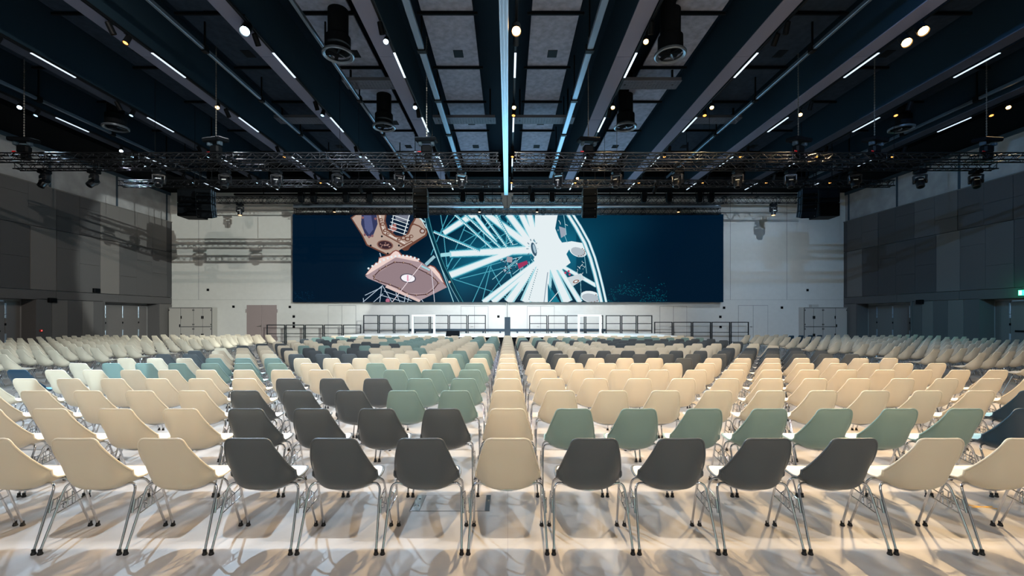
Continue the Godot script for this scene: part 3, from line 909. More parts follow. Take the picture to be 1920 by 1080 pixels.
	stroke([798, 496], [815, 480], 6.0, Color(0.60, 0.76, 0.80))
	disc([843, 528], 2.2, 2.2, Color(0.86, 0.72, 0.66))
	# upper car
	var cream := Color(0.71, 0.63, 0.58)
	var brown := Color(0.42, 0.27, 0.22)
	var car := [[657, 408], [668, 401], [778, 401], [790, 408], [802, 434], [800, 442], [770, 462], [765, 469], [758, 470], [752, 466], [744, 474], [727, 479], [687, 460], [678, 441]]
	poly(car, brown)
	poly([[660, 409], [669, 402], [777, 402], [789, 410], [799, 434], [797, 440], [745, 471], [727, 476], [689, 458], [680, 440]], cream)
	poly([[678, 402], [706, 402], [708, 420], [700, 440], [692, 446], [684, 438], [677, 420]], Color(0.20, 0.22, 0.36))
	poly([[682, 404], [696, 404], [700, 430], [692, 440], [684, 428]], Color(0.33, 0.36, 0.52))
	for p in [[680, 408], [704, 410], [692, 444], [698, 442], [684, 440]]: disc(p, 2.4, 2.4, Color(0.52, 0.36, 0.38))
	path([[708, 402], [713, 424], [718, 438], [758, 460]], 2.0, brown)
	path([[712, 402], [716, 422], [722, 436], [759, 456]], 1.4, Color(0.93, 0.90, 0.88))
	var win := [[725, 401], [774, 401], [778, 408], [770, 420], [764, 436], [754, 443], [742, 441], [727, 428], [723, 414]]
	poly([[722, 401], [780, 401], [780, 410], [773, 422], [767, 438], [755, 446], [740, 444], [724, 430], [720, 414]], brown)
	poly(win, Color(0.05, 0.12, 0.20))
	poly([[730, 425], [742, 418], [744, 430], [736, 436]], Color(0.66, 0.44, 0.42))
	poly([[740, 401], [770, 401], [764, 416], [742, 412]], Color(0.46, 0.48, 0.54))
	for k in 5: stroke([736 - k * 2.0, 403 + k * 6.5], [768 - k * 1.5, 414 + k * 6.5], 1.3, W)
	stroke([738, 401], [734, 428], 1.3, W)
	stroke([768, 402], [757, 440], 1.6, W)
	path([[768, 424], [776, 420], [786, 424], [796, 432]], 2.2, brown)
	disc([792, 433], 5.5, 5, brown)
	disc([792, 433], 3.2, 2.8, Color(0.74, 0.70, 0.70))
	for e in [[714, 412, 4], [717, 420, 4.5], [722, 432, 4], [727, 438, 3.5], [748, 449, 4], [756, 446, 5], [764, 448, 5.5], [771, 443, 4]]:
		disc([e[0], e[1]], e[2], e[2] * 0.8, brown)
		disc([e[0] + 0.4, e[1]], e[2] * 0.6, e[2] * 0.45, cream)
	path([[750, 463], [772, 452], [776, 456], [798, 441]], 1.6, brown)
	for p in [[695, 460], [716, 443], [748, 460], [727, 475]]: disc(p, 1.8, 1.8, Color(0.08, 0.08, 0.12))
	disc([722, 459], 15.5, 9, Color(0.50, 0.36, 0.32), 0.15)
	disc([722, 459], 13, 7.2, Color(0.22, 0.15, 0.18), 0.15)
	for i in 16: disc([722 + r.randf_range(-9, 9), 459 + r.randf_range(-4.5, 4.5)], 1.4, 1.0, Color(0.66, 0.52, 0.48))
	path([[782, 402], [788, 410], [796, 416]], 2.4, S)
	stroke([785, 403], [799, 428], 1.4, W)
	stroke([712, 474], [716, 486], 2.0, Color(0.66, 0.70, 0.76))
	# lower roof
	var pink := Color(0.66, 0.575, 0.595)
	poly([[684, 516], [695, 501], [704, 492], [709, 490], [710, 482], [718, 480], [730, 477], [736, 471], [742, 468], [748, 470], [754, 477], [766, 478], [782, 483], [790, 491], [800, 500], [806, 496], [815, 499], [826, 512], [838, 538], [790, 500], [742, 484], [700, 512]], Color(0.52, 0.30, 0.26))
	poly([[685, 515], [696, 502], [704, 494], [709, 492], [711, 484], [718, 482], [731, 479], [737, 473], [742, 470], [747, 472], [753, 479], [766, 480], [781, 485], [788, 492], [799, 502], [807, 498], [814, 501], [824, 513], [832, 530], [790, 502], [742, 484], [698, 513]], Color(0.93, 0.83, 0.80))
	for i in 14: disc([691 + i * 7.2, 505 - 26 * sin(clampf((i + 0.5) / 14.0, 0, 1) * 2.4)], 2.0, 2.0, W)
	poly([[685, 517], [742, 482], [792, 492], [806, 503], [838, 538], [789, 562], [718, 533], [689, 521]], pink)
	poly([[700, 517], [740, 492], [770, 496], [800, 511], [820, 530], [799, 549], [764, 549], [732, 532], [710, 525]], Color(0.58, 0.50, 0.52))
	var loop := [[701, 517], [712, 506], [724, 499], [740, 491], [756, 492], [770, 495], [783, 503], [802, 512], [814, 521], [822, 530], [812, 543], [800, 551], [780, 553], [763, 550], [748, 540], [731, 533], [712, 527], [702, 522], [701, 517]]
	path(loop, 1.7, Color(0.30, 0.20, 0.20))
	for p in loop:
		disc(p, 2.1, 1.7, Color(0.32, 0.22, 0.20))
		disc([p[0] + 0.6, p[1] - 0.4], 1.1, 0.9, Color(0.80, 0.68, 0.60))
	disc([765, 521], 15, 8.5, Color(0.30, 0.28, 0.34), 0.12)
	disc([765, 521], 13, 7, Color(0.97, 0.96, 0.98), 0.12)
	poly([[763, 515], [766, 515], [766, 526], [763, 526]], Color(0.90, 0.62, 0.72))
	stroke([791, 494], [735, 566], 1.3, Color(0.92, 0.86, 0.88))
	stroke([809, 506], [815, 567], 1.2, Color(0.86, 0.84, 0.88))
	stroke([790, 498], [806, 506], 3.0, S)
	poly([[726, 533], [789, 562], [786, 566], [722, 538]], Color(0.86, 0.76, 0.74))
	# basket below
	for e in [[680, 566, 718, 534], [716, 536, 712, 566], [718, 536, 735, 566], [712, 552, 760, 566], [720, 545, 772, 563], [742, 548, 750, 566], [760, 552, 758, 566], [768, 552, 764, 566], [700, 566, 718, 550], [790, 560, 794, 566], [681, 558, 682, 566], [684, 553, 716, 538]]:
		stroke([e[0], e[1]], [e[2], e[3]], 1.3, Color(0.72, 0.78, 0.84))
	disc([727, 563], 4, 4.5, Color(0.70, 0.42, 0.52))
	return pic
# ---------------------------------------------------------------- trusses, hoists, moving heads, loudspeakers
func truss(label: String, xa: float, xb: float, ytop: float, h: float, d: float, deep: float, wires: Array):
	var o := thing("lighting_truss", label, "truss", Vector3((xa + xb) * 0.5, ytop, -d), 0.0, "")
	var hw := (xb - xa) * 0.5
	var r := 0.024
	var corners := [Vector2(0, 0), Vector2(-h, 0), Vector2(0, -deep), Vector2(-h, -deep)]
	for c in corners:
		var st := begin()
		tube(st, [Vector3(-hw, c.x, c.y), Vector3(hw, c.x, c.y)], r, 8)
		put("chord", done(st), mats.truss, o)
	var n := int(round(2.0 * hw / 0.46))
	var step := 2.0 * hw / n
	var faces := [[corners[0], corners[1], 0.0], [corners[2], corners[3], 0.0], [corners[0], corners[2], 0.5], [corners[1], corners[3], 0.5]]
	for f in faces.size():
		var st := begin()
		var a: Vector2 = faces[f][0]
		var b: Vector2 = faces[f][1]
		for i in n:
			var x0 := -hw + i * step
			var m := x0 + step * 0.5
			tube(st, [Vector3(x0, a.x, a.y), Vector3(m, b.x, b.y)], 0.011, 4, false, false)
			tube(st, [Vector3(m, b.x, b.y), Vector3(x0 + step, a.x, a.y)], 0.011, 4, false, false)
		for e in [-hw + 0.06, hw - 0.06]:
			tube(st, [Vector3(e, a.x, a.y), Vector3(e, b.x, b.y)], 0.014, 5, false, false)
		# joint collars every few metres
		var x := -hw + 3.0
		while x < hw - 0.5:
			for p in [a, b]:
				tube(st, [Vector3(x - 0.09, p.x, p.y), Vector3(x + 0.09, p.x, p.y)], 0.033, 8)
			tube(st, [Vector3(x - 0.11, a.x, a.y), Vector3(x - 0.11, b.x, b.y)], 0.012, 4, false, false)
			tube(st, [Vector3(x + 0.11, a.x, a.y), Vector3(x + 0.11, b.x, b.y)], 0.012, 4, false, false)
			x += 3.0
		put("lattice", done(st), mats.truss, o)
	for i in wires.size():
		var wr := thing("suspension_wire", "steel wire holding the %s, %s in line" % [label.get_slice(",", 0).replace("lighting ", "").replace(" carrying moving heads", "").replace(" behind the moving heads", "").replace(" above the LED wall", "") + (" " + label.get_slice(", half ", 1) + " half" if "half" in label else ""), ORD[i]], "wire", Vector3(wires[i], ytop, -d - deep * 0.5))
		var st := begin()
		tube(st, [Vector3(0, 0.02, 0), Vector3(0, 10.748 - ytop, 0)], 0.008, 5)
		put("cable", done(st), mats.black, wr)
		put("clamp", box_mesh(Vector3(-0.03, -0.02, -deep * 0.5 - 0.02), Vector3(0.03, 0.05, deep * 0.5 + 0.02), 0.008), mats.black, wr)

func rigging():
	var far_end := 20.9
	# two long lines of truss over the middle of the hall, a shorter one behind
	truss("upper front lighting truss of bare lattice, half by the lilac door", -17.9, X(934.5, 14.5), 6.92, 0.215, 14.5, 0.27, [])
	truss("upper front lighting truss of bare lattice, half by the exit sign", X(965.0, 14.5), 17.9, 6.92, 0.215, 14.5, 0.27, [])
	truss("lower front truss carrying moving heads, half by the lilac door", -17.9, X(938.5, 16.4), 7.256, 0.215, 16.4, 0.25, [-12.855, -6.12, -2.754])
	truss("lower front truss carrying moving heads, half by the exit sign", X(962.5, 16.4), 17.75, 7.256, 0.215, 16.4, 0.25, [14.08, 7.35, 3.98])
	truss("dim third truss behind the moving heads, half by the lilac door", -15.9, X(938.5, 18.5), 7.25, 0.215, 18.5, 0.25, [-12.855, -6.12, -2.754])
	truss("dim third truss behind the moving heads, half by the exit sign", X(960.0, 18.5), 15.8, 7.25, 0.215, 18.5, 0.25, [14.08, 7.35, 3.98])
	truss("rear truss above the LED wall, half by the lilac door", X(390.0, 25.5), X(942.0, 25.5), 8.43, 0.31, 25.5, 0.3, [-12.855, -6.12, -2.754])
	truss("rear truss above the LED wall, half by the exit sign", X(959.0, 25.5), X(1500.0, 25.5), 8.43, 0.31, 25.5, 0.3, [14.08, 7.35, 3.98])
	truss("lowest rear truss along the LED wall top edge", X(550.0, 27.2), X(1352.0, 27.2), 8.20, 0.33, 27.2, 0.3, [-9.49, -2.754, 3.98, 10.71])
	var pp := thing("header_pipe", "smooth blue-lit metal pipe running above the LED wall", "pipe", Vector3(0, Y(386.0, 26.6), -26.6))
	for e in [[551.0, 778.0], [780.0, 944.0], [956.0, 1118.0], [1120.0, 1350.0]]:
		var st := begin()
		tube(st, [Vector3(X(e[0], 26.6), 0, 0), Vector3(X(e[1], 26.6), 0, 0)], 0.10, 14)
		put("pipe_length", done(st), mats.alu, pp)
	for x in [-11.5, -6.0, -0.9, 0.9, 6.0, 11.5]:
		put("pipe_hanger", box_mesh(Vector3(x - 0.02, 0.05, -0.02), Vector3(x + 0.02, 9.6 - Y(386.0, 26.6), 0.02)), mats.black, pp)
	var hb := thing("header_bar", "long black flat bar under the dark bulkhead over the stage", "batten", Vector3(0, Y(365.5, 26.0), -26.0))
	for e in [[440.0, 940.0], [962.0, 1500.0]]:
		put("bar_length", box_mesh(Vector3(X(e[0], 26.0), -0.05, -0.1), Vector3(X(e[1], 26.0), 0.06, 0.1), 0.01), mats.black, hb)
	for x in [-14.0, -7.0, -1.5, 1.5, 7.0, 14.0]:
		put("bar_hanger", box_mesh(Vector3(x - 0.02, 0.05, -0.02), Vector3(x + 0.02, 9.6 - Y(365.5, 26.0), 0.02)), mats.black, hb)
	# bulky black fixtures standing in the rear truss
	var k := 0
	for x in [565.0, 588.0, 649.0, 693.0, 868.0, 903.0, 998.0, 1035.0, 1207.0, 1254.0, 1311.0, 1333.0]:
		var d := 25.15
		var f := thing("wash_light", "bulky black wash light on the rear truss, %s of twelve counted from the lilac door" % ORD[k], "stage light", Vector3(X(x, d), 8.47, -d), 0.0, "wash lights on the rear truss")
		put("body", box_mesh(Vector3(-0.14, -0.42, -0.12), Vector3(0.14, 0.08, 0.14), 0.03), mats.black, f)
		var st := begin()
		tube(st, [Vector3(-0.19, -0.2, 0), Vector3(-0.19, 0.17, 0), Vector3(0.19, 0.17, 0), Vector3(0.19, -0.2, 0)], 0.018, 6)
		put("yoke", done(st), mats.black, f)
		put("clamp", box_mesh(Vector3(-0.03, -0.07, -0.34), Vector3(0.03, -0.01, -0.11), 0.008), mats.black, f)
		st = begin()
		lathe(st, [Vector2(0.11, 0.0), Vector2(0.12, 0.03), Vector2(0.0, 0.035)], 14, Transform3D(Basis(Vector3.RIGHT, PI), Vector3(0, -0.42, 0.01)))
		put("front_glass", done(st), mats.matt_black, f)
		k += 1
	# moving heads under the lower front truss
	k = 0
	for e in [[82.0, 0.5, -0.3], [175.0, 0.7, -0.4], [297.0, 0.75, 0.5], [421.0, 0.35, 0.3], [518.0, 0.35, 0.25], [632.0, 0.9, 0.7], [748.0, 0.8, 0.6], [865.0, 0.3, 0.3], [1047.0, 0.2, -0.4], [1156.0, 0.4, -0.6], [1271.0, 0.5, -0.8], [1384.0, 0.3, -0.5], [1483.0, 0.3, -0.4], [1604.0, 0.35, -0.45], [1726.0, 0.4, -0.5], [1831.0, 0.4, -0.55]]:
		moving_head("black moving head under the front truss, %s of sixteen counted from the lilac door" % ORD[k], Vector3(X(e[0], 16.5), 7.03, -16.525), e[1], e[2], "moving heads under the front truss", false)
		k += 1
	moving_head("lone lit moving head hung from the rear truss end near the lilac door", Vector3(X(450.0, 25.6), 8.09, -25.6), 0.0, 0.0, "", true)
	moving_head("lone lit moving head hung from the rear truss end near the exit sign", Vector3(X(1450.0, 25.6), 8.09, -25.6), 0.0, 0.0, "", true)
	# small lamps below the lowest rear truss
	k = 0
	for x in [627.0, 899.0, 1007.0, 1272.0]:
		var d := 27.0
		var p := at(x, 397.5, d)
		var l := thing("small_spotlight", "small lit spot below the lowest rear truss, %s counted from the lilac door" % ORD[k], "spotlight", p)
		var st := begin()
		lathe(st, [Vector2(0.03, 0.16), Vector2(0.07, 0.15), Vector2(0.09, 0.0), Vector2(0.07, 0.0)], 12)
		put("body", done(st), mats.black, l)
		st = begin()
		lathe(st, [Vector2(0.0, -0.02), Vector2(0.06, -0.012), Vector2(0.07, 0.01)], 12)
		put("lens", done(st), mats.lens_dim, l)
		st = begin()
		tube(st, [Vector3(0, 0.15, 0), Vector3(0, 0.30, -0.2)], 0.02, 6)
		put("bracket", done(st), mats.black, l)
		k += 1
	# chain hoists on the upper front truss
	k = 0
	for e in [[45.0, 0.15], [405.0, -0.25], [800.0, -0.05], [1103.0, 0.1], [1497.0, 0.32], [1640.0, 0.3], [1850.0, 0.1]]:
		hoist("chain hoist with flat chain bag on the front truss, %s from the lilac door" % ORD[k], Vector3(X(e[0], 14.63), 6.95, -14.635), e[1])
		k += 1
	# loudspeakers
	line_array("curved black line array beside the flown subwoofers, lilac door side", 379.0, 20.0, 0.16)
	line_array("curved black line array over the LED wall, lilac door side", 787.0, 20.0, 0.05)
	line_array("curved black line array over the LED wall, exit sign side", 1107.0, 20.0, -0.05)
	line_array("curved black line array beside the flown subwoofers, exit sign side", 1521.0, 20.0, -0.16)
	for s in [-1.0, 1.0]:
		var x: float = X(351.0, 20.6) if s < 0 else X(1556.0, 20.6)
		var o := thing("subwoofer_stack", "two flown black subwoofers next to the line array, %s" % ("lilac door side" if s < 0 else "exit sign side"), "loudspeaker", Vector3(x, 6.26, -20.6), s * -0.08)
		for i in 2:
			put("cabinet", box_mesh(Vector3(-0.45, 0.62 * i, -0.85), Vector3(0.45, 0.62 * i + 0.60, 0.0), 0.025), mats.black, o)
			put("grille", box_mesh(Vector3(-0.41, 0.62 * i + 0.04, -0.01), Vector3(0.41, 0.62 * i + 0.56, 0.02), 0.012), mats.matt_black, o)
		put("flying_frame", box_mesh(Vector3(-0.42, 1.24, -0.7), Vector3(0.42, 1.30, -0.15), 0.01), mats.black, o)
		for q in [-0.35, 0.35]:
			put("steel_wire", box_mesh(Vector3(q - 0.012, 1.29, -0.45), Vector3(q + 0.012, 4.5, -0.42)), mats.black, o)

func line_array(label: String, px: float, d: float, yaw: float):
	var o := thing("line_array", label, "loudspeaker", Vector3(X(px, d), Y(353.0, d), -d), yaw)
	var y := 0.0
	var z := 0.0
	var tilt := [0.02, 0.06, 0.16, 0.30]
	for i in 4:
		var b := Transform3D(Basis(Vector3.RIGHT, tilt[i]), Vector3(0, y, z))
		var st := begin()
		box(st, b * T(Vector3(0, -0.165, -0.30)), Vector3(0.62, 0.315, 0.44), 0.02)
		var c := put("cabinet", done(st), mats.black, o)
		st = begin()
		box(st, b * T(Vector3(0, -0.165, -0.07)), Vector3(0.60, 0.29, 0.05), 0.012)
		put("grille", done(st), mats.matt_black, c)
		st = begin()
		for sx in [-1.0, 1.0]:
			box(st, b * T(Vector3(sx * 0.315, -0.165, -0.12)), Vector3(0.03, 0.30, 0.05), 0.01)
			box(st, b * T(Vector3(sx * 0.318, -0.165, -0.30)), Vector3(0.03, 0.26, 0.12), 0.012)
			box(st, b * T(Vector3(sx * 0.315, -0.165, -0.50)), Vector3(0.03, 0.30, 0.04), 0.01)
		put("side_plate", done(st), mats.slate, c)
		st = begin()
		var bd := b * T(Vector3(-0.22 if px < VX else 0.22, -0.235, -0.042))
		lathe(st, [Vector2(0, 0), Vector2(0.014, 0.002), Vector2(0.016, -0.01)], 10, bd * Transform3D(Basis(Vector3.RIGHT, PI / 2), Vector3.ZERO))
		put("badge", done(st), mats.steel, c)
		var v := b.basis * Vector3(0, -0.33, 0)
		y += v.y
		z += v.z
	put("flying_frame", box_mesh(Vector3(-0.30, 0.0, -0.5), Vector3(0.30, 0.06, -0.1), 0.01), mats.black, o)
	for q in [-0.25, 0.25]:
		put("steel_wire", box_mesh(Vector3(q - 0.012, 0.05, -0.33), Vector3(q + 0.012, 3.42, -0.30)), mats.black, o)

func moving_head(label: String, top: Vector3, tilt: float, pan: float, group: String, lit: bool):
	var o := thing("moving_head", label, "stage light", top, 0.0, group)
	if not meshes.has("mh_base"):
		var st := begin()
		box(st, T(Vector3(0, -0.085, 0)), Vector3(0.34, 0.11, 0.28), 0.03)
		for q in [-0.11, 0.11]:
			box(st, T(Vector3(q, -0.01, 0)), Vector3(0.05, 0.05, 0.30), 0.012)
		meshes.mh_base = done(st)
		st = begin()
		lathe(st, [Vector2(0, -0.14), Vector2(0.10, -0.14), Vector2(0.12, -0.19), Vector2(0.0, -0.19)], 16)
		box(st, T(Vector3(0, -0.20, 0)), Vector3(0.36, 0.05, 0.14), 0.02)
		for s in [-1.0, 1.0]:
			box(st, Transform3D(Basis(Vector3.BACK, s * -0.06), Vector3(s * 0.175, -0.33, 0)), Vector3(0.055, 0.28, 0.15), 0.022)
			lathe(st, [Vector2(0, 0), Vector2(0.075, 0), Vector2(0.075, 0.05), Vector2(0, 0.05)], 14, Transform3D(Basis(Vector3.BACK, -s * PI / 2), Vector3(s * 0.15, -0.43, 0)))
		meshes.mh_yoke = done(st)
		st = begin()
		lathe(st, [Vector2(0, 0.17), Vector2(0.08, 0.165), Vector2(0.125, 0.12), Vector2(0.145, 0.03), Vector2(0.14, -0.05), Vector2(0.125, -0.13), Vector2(0.12, -0.23), Vector2(0.105, -0.245), Vector2(0.0, -0.235)], 18)
		for a in 6:
			box(st, Transform3D(Basis(Vector3.UP, TAU * a / 6.0), Vector3.ZERO) * T(Vector3(0.14, 0.02, 0)), Vector3(0.02, 0.16, 0.03), 0.005)
		meshes.mh_head = done(st)
		st = begin()
		lathe(st, [Vector2(0.0, -0.262), Vector2(0.07, -0.255), Vector2(0.10, -0.238)], 16)
		meshes.mh_lens = done(st)
		meshes.mh_badge = box_mesh(Vector3(-0.07, -0.02, 0.139), Vector3(0.07, 0.008, 0.150), 0.003)
	put("base", meshes.mh_base, mats.black, o)
	var yk := put("yoke", meshes.mh_yoke, mats.head_shell, o)
	yk.rotation.y = pan
	var h := put("head", meshes.mh_head, mats.head_shell, o)
	h.transform = Transform3D(Basis(Vector3.UP, pan) * Basis(Vector3.RIGHT, -tilt), Vector3(0, -0.43, 0))
	put("lens", meshes.mh_lens, mats.lens_dim if lit else mats.black, h)
	put("badge", meshes.mh_badge, mats.white, h)

func hoist(label: String, base: Vector3, yaw: float):
	var o := thing("chain_hoist", label, "chain hoist", base, yaw)
	var top: float = (9.985 if absf(base.x) > 11.0 else 10.70) - base.y
	var st := begin()
	box(st, T(Vector3(0, 0.12, 0)), Vector3(0.34, 0.26, 0.24), 0.05)
	box(st, T(Vector3(0.05, -0.1, 0.0)), Vector3(0.22, 0.24, 0.2), 0.04)
	put("motor", done(st), mats.black, o)
	st = begin()
	box(st, Transform3D(Basis(Vector3.BACK, 0.0) * Basis(Vector3.RIGHT, 0.15), Vector3(0, 0.42, 0.02)), Vector3(0.68, 0.13, 0.44), 0.03)
	put("chain_bag", done(st), mats.matt_black, o)
	st = begin()
	for q in [-0.2, 0.2]:
		box(st, T(Vector3(q, 0.30, 0.05)), Vector3(0.10, 0.14, 0.16), 0.02)
	put("bag_bracket", done(st), mats.slate, o)
	st = begin()
	tube(st, [Vector3(-0.16, 0.0, 0.1), Vector3(-0.20, -0.12, 0.16), Vector3(0.0, -0.2, 0.18), Vector3(0.2, -0.12, 0.16), Vector3(0.16, 0.0, 0.1)], 0.02, 6)
	put("sling", done(st), mats.black, o)
	st = begin()
	box(st, T(Vector3(-0.22, 0.02, 0.09)), Vector3(0.11, 0.04, 0.02), 0.006)
	put("label_tag", done(st), mats.red, o)
	st = begin()
	var y := 0.48
	var i := 0
	while y < top:
		box(st, Transform3D(Basis(Vector3.UP, PI / 2 * (i % 2) + 0.4), Vector3(0, y, 0)), Vector3(0.036, 0.052, 0.012), 0.005)
		y += 0.043
		i += 1
	put("chain", done(st), mats.steel, o)

# ---------------------------------------------------------------- ceiling lamps
func spot_fixture(label: String, pos: Vector3, target: Vector3, lens: StandardMaterial3D, group: String) -> Node3D:
	var o := thing("track_spotlight", label, "spotlight", pos, 0.0, group)
	if not meshes.has("sp_body"):
		var st := begin()
		var t := Transform3D(Basis(Vector3.RIGHT, -PI / 2), Vector3.ZERO)     # +y of the lathe becomes the beam direction -z
		lathe(st, [Vector2(0, -0.16), Vector2(0.055, -0.16), Vector2(0.068, -0.145), Vector2(0.072, 0.12), Vector2(0.066, 0.125), Vector2(0.06, 0.09)], 18, t)
		meshes.sp_body = done(st)
		st = begin()
		lathe(st, [Vector2(0.0, 0.098), Vector2(0.03, 0.097), Vector2(0.06, 0.09)], 18, t)
		meshes.sp_lens = done(st)
		st = begin()
		tube(st, [Vector3(0, 0.03, 0), Vector3(0, 0.15, 0)], 0.014, 6)
		box(st, T(Vector3(0, 0.155, 0)), Vector3(0.05, 0.03, 0.16), 0.008)
		meshes.sp_arm = done(st)
	var b := aim(pos, target)
	put("arm", meshes.sp_arm, mats.black, o)
	var body := put("body", meshes.sp_body, mats.black, o)
	body.transform = Transform3D(b, Vector3.ZERO)
	put("lens", meshes.sp_lens, lens, body)
	return o

func spot_light(o: Node3D, target: Vector3, c: Color, e: float, angle: float, size := 0.05, soft := 0.35):
	var l := SpotLight3D.new()
	l.name = "beam"
	l.light_color = c
	l.light_energy = e
	l.light_size = size
	l.spot_angle = angle
	l.spot_angle_attenuation = soft
	l.spot_range = 80.0
	l.spot_attenuation = 2.0
	l.shadow_enabled = true
	o.add_child(l)
	var b := aim(o.position, target)
	l.transform = Transform3D(b, b * Vector3(0, 0, -0.16))

const COOL := Color(0.76, 0.89, 1.0)
const WARM := Color(1.0, 0.86, 0.66)
const WHITE := Color(0.93, 0.96, 1.0)

func lamps():
	var y := BEAM - 0.22
	# every track carries pairs of spots; some of them face the camera and drive the hall's light
	var pairs := [[11.3, 11.77], [15.45, 16.0], [19.5, 20.1], [23.3, 24.0]]
	var bright := {"-2_0_0": [COOL, 420.0, 0], "0_0_0": [WARM, 330.0, 0], "3_0_0": [WARM, 300.0, 0], "3_0_1": [WARM, 200.0, 0], "-3_1_0": [WHITE, 210.0, 0], "-5_1_0": [COOL, 170.0, 0], "-5_2_0": [COOL, 210.0, 0], "1_3_0": [WHITE, 170.0, 0], "3_1_1": [WARM, 150.0, 0], "5_1_0": [WARM, 140.0, 0], "2_1_0": [WARM, 130.0, 0], "-1_1_0": [COOL, 120.0, 0], "1_1_0": [WARM, 120.0, 0], "0_1_0": [WARM, 120.0, 0], "-1_0_1": [COOL, 140.0, 0], "1_0_1": [WARM, 140.0, 0]}
	var ahead := {"-2_0_1": [WHITE, 70.0], "0_0_1": [WHITE, 80.0], "2_0_1": [WARM, 70.0], "-1_1_1": [WARM, 60.0], "1_1_1": [WARM, 60.0], "-3_1_1": [WHITE, 60.0]}
	for n in range(-5, 6):
		for p in 4:
			for q in 2:
				var x := BEAM0 + PITCH * n + 0.05
				var d: float = pairs[p][q]
				var pos := Vector3(x, y, -d)
				var key := "%d_%d_%d" % [n, p, q]
				var cool := n < 0 and n != -3
				var colour := "cool" if cool else "warm"
				var target := Vector3(x * 0.9 + (0.8 if q == 0 else -0.8), 0.4, -d + (-4.0 if q == 0 else 4.5))
				var lit: bool = bright.has(key) or ahead.has(key)
				var lens: StandardMaterial3D = (mats.lens_cool if cool else mats.lens_warm) if lit else (mats.lens_blue if cool else mats.lens_amber)
				if ahead.has(key):
					target = Vector3(x * 0.95, 0.5, -d - 8.0)
				if bright.has(key):
					target = Vector3(x * 0.62, 0.4, -maxf(3.2, d - 8.0))
				var label := "%s track spotlight, %s, %s pair, %s lamp" % [colour, ("centre track" if n == 0 else "%s track from centre towards %s" % [ORD[absi(n) - 1], "lilac door" if n < 0 else "exit sign"]), ORD[p], "nearer" if q == 0 else "farther"]
				var o := spot_fixture(label, pos, target, lens, "spotlights along the ceiling tracks")
				if ahead.has(key): spot_light(o, target, ahead[key][0], ahead[key][1] * 0.3, 40.0, 0.06, 0.6)
				if bright.has(key):
					var b = bright[key]
					spot_light(o, target, b[0], b[1] * (0.26 if p == 0 else 0.16), 40.0 if p == 0 else 27.0, 0.04 if p == 0 else 0.06)
					if p == 0 and b[1] >= 200.0: o.scale = Vector3.ONE * 1.7  # enlarged so the lens also covers the glare around it
	# spots on the same tracks behind the camera, lighting the chair backs
	var back := [[-3, 1.2, WHITE, 60.0], [-1, 1.2, WHITE, 60.0], [1, 1.2, WHITE, 60.0], [3, 1.2, WHITE, 60.0], [-2, 5.3, WHITE, 240.0], [0, 5.3, WHITE, 200.0], [2, 5.3, WHITE, 200.0], [-1, -6.8, Color(1.0, 0.92, 0.88), 130.0], [1, -6.8, Color(1.0, 0.92, 0.88), 130.0]]
	var k := 0
	for e in back:
		var x: float = BEAM0 + PITCH * e[0] + 0.05
		var pos := Vector3(x, y, -e[1])
		var target := Vector3(x * 0.9, 0.6, -e[1] - (6.5 if e[1] > 0 else 11.0))
		var o := spot_fixture("white track spotlight over the first rows facing the stage, %s of nine" % ORD[k], pos, target, mats.lens_white, "spotlights over the first rows")
		spot_light(o, target, e[2], e[3] * 0.20, 55.0, 0.08, 0.6)
		k += 1
	# two profile spots at the rear throw hard light across the hall onto the stage wall and the chairs by the lilac door
	var prof := [
		[Vector3(10.314, y, 4.0), Vector3(-16.5, 4.2, -28.0), Color(0.97, 1.0, 0.98), 900.0, 10.5, 0.12, "profile spotlight facing the lockers beside the lilac door"],
		[Vector3(-3.154, y, 5.5), Vector3(-11.0, 0.6, -9.5), Color(0.80, 0.93, 1.0), 240.0, 13.0, 0.05, "profile spotlight facing the angled chairs near the lilac door"],
		[Vector3(6.947, y, 5.0), Vector3(20.5, 1.2, -22.0), Color(0.25, 0.85, 0.95), 130.0, 5.0, 1.0, "profile spotlight facing the wall below the exit sign"],
		[Vector3(13.68, y, -20.9), Vector3(15.2, 4.0, -28.4), Color(0.84, 0.92, 1.0), 30.0, 42.0, 1.0, "added wash spotlight facing the lockers on the exit sign side"],  # added lamp, evens out the brightness of this end of the wall
		[Vector3(-6.521, y, -4.0), Vector3(-20.0, 3.6, -23.0), Color(1.0, 0.95, 0.90), 100.0, 30.0, 1.0, "added wash spotlight facing the boards on the lilac door side"],  # added out of view to lift the dark side wall
		[Vector3(6.947, y, -4.0), Vector3(20.0, 3.6, -23.0), Color(0.50, 0.76, 1.0), 100.0, 30.0, 1.0, "added wash spotlight facing the boards on the exit sign side"],  # added out of view, a bluer fill for the opposite side wall
		[Vector3(-6.521, y, 2.0), Vector3(-6.0, 3.0, 8.0), Color(0.90, 0.95, 1.0), 22.0, 50.0, 1.0, "added wash spotlight facing the rear wall, lilac door side"],  # unseen, added so the chrome legs reflect a bright rear wall
		[Vector3(6.947, y, 2.0), Vector3(6.0, 3.0, 8.0), Color(0.90, 0.95, 1.0), 22.0, 50.0, 1.0, "added wash spotlight facing the rear wall, exit sign side"],  # second unseen fill added on the rear wall
		[Vector3(0.213, y, 2.6), Vector3(0.6, 1.5, 8.0), Color(0.10, 0.95, 0.85), 90.0, 22.0, 0.8, "teal wash spotlight facing the rear wall centre"]]
	for e in prof:
		var o := spot_fixture(e[6], e[0], e[1], mats.lens_white, "")
		spot_light(o, e[1], e[2], e[3], e[4], 0.04, e[5])
	# added lights under the third truss, there to whiten the stage
	k = 0
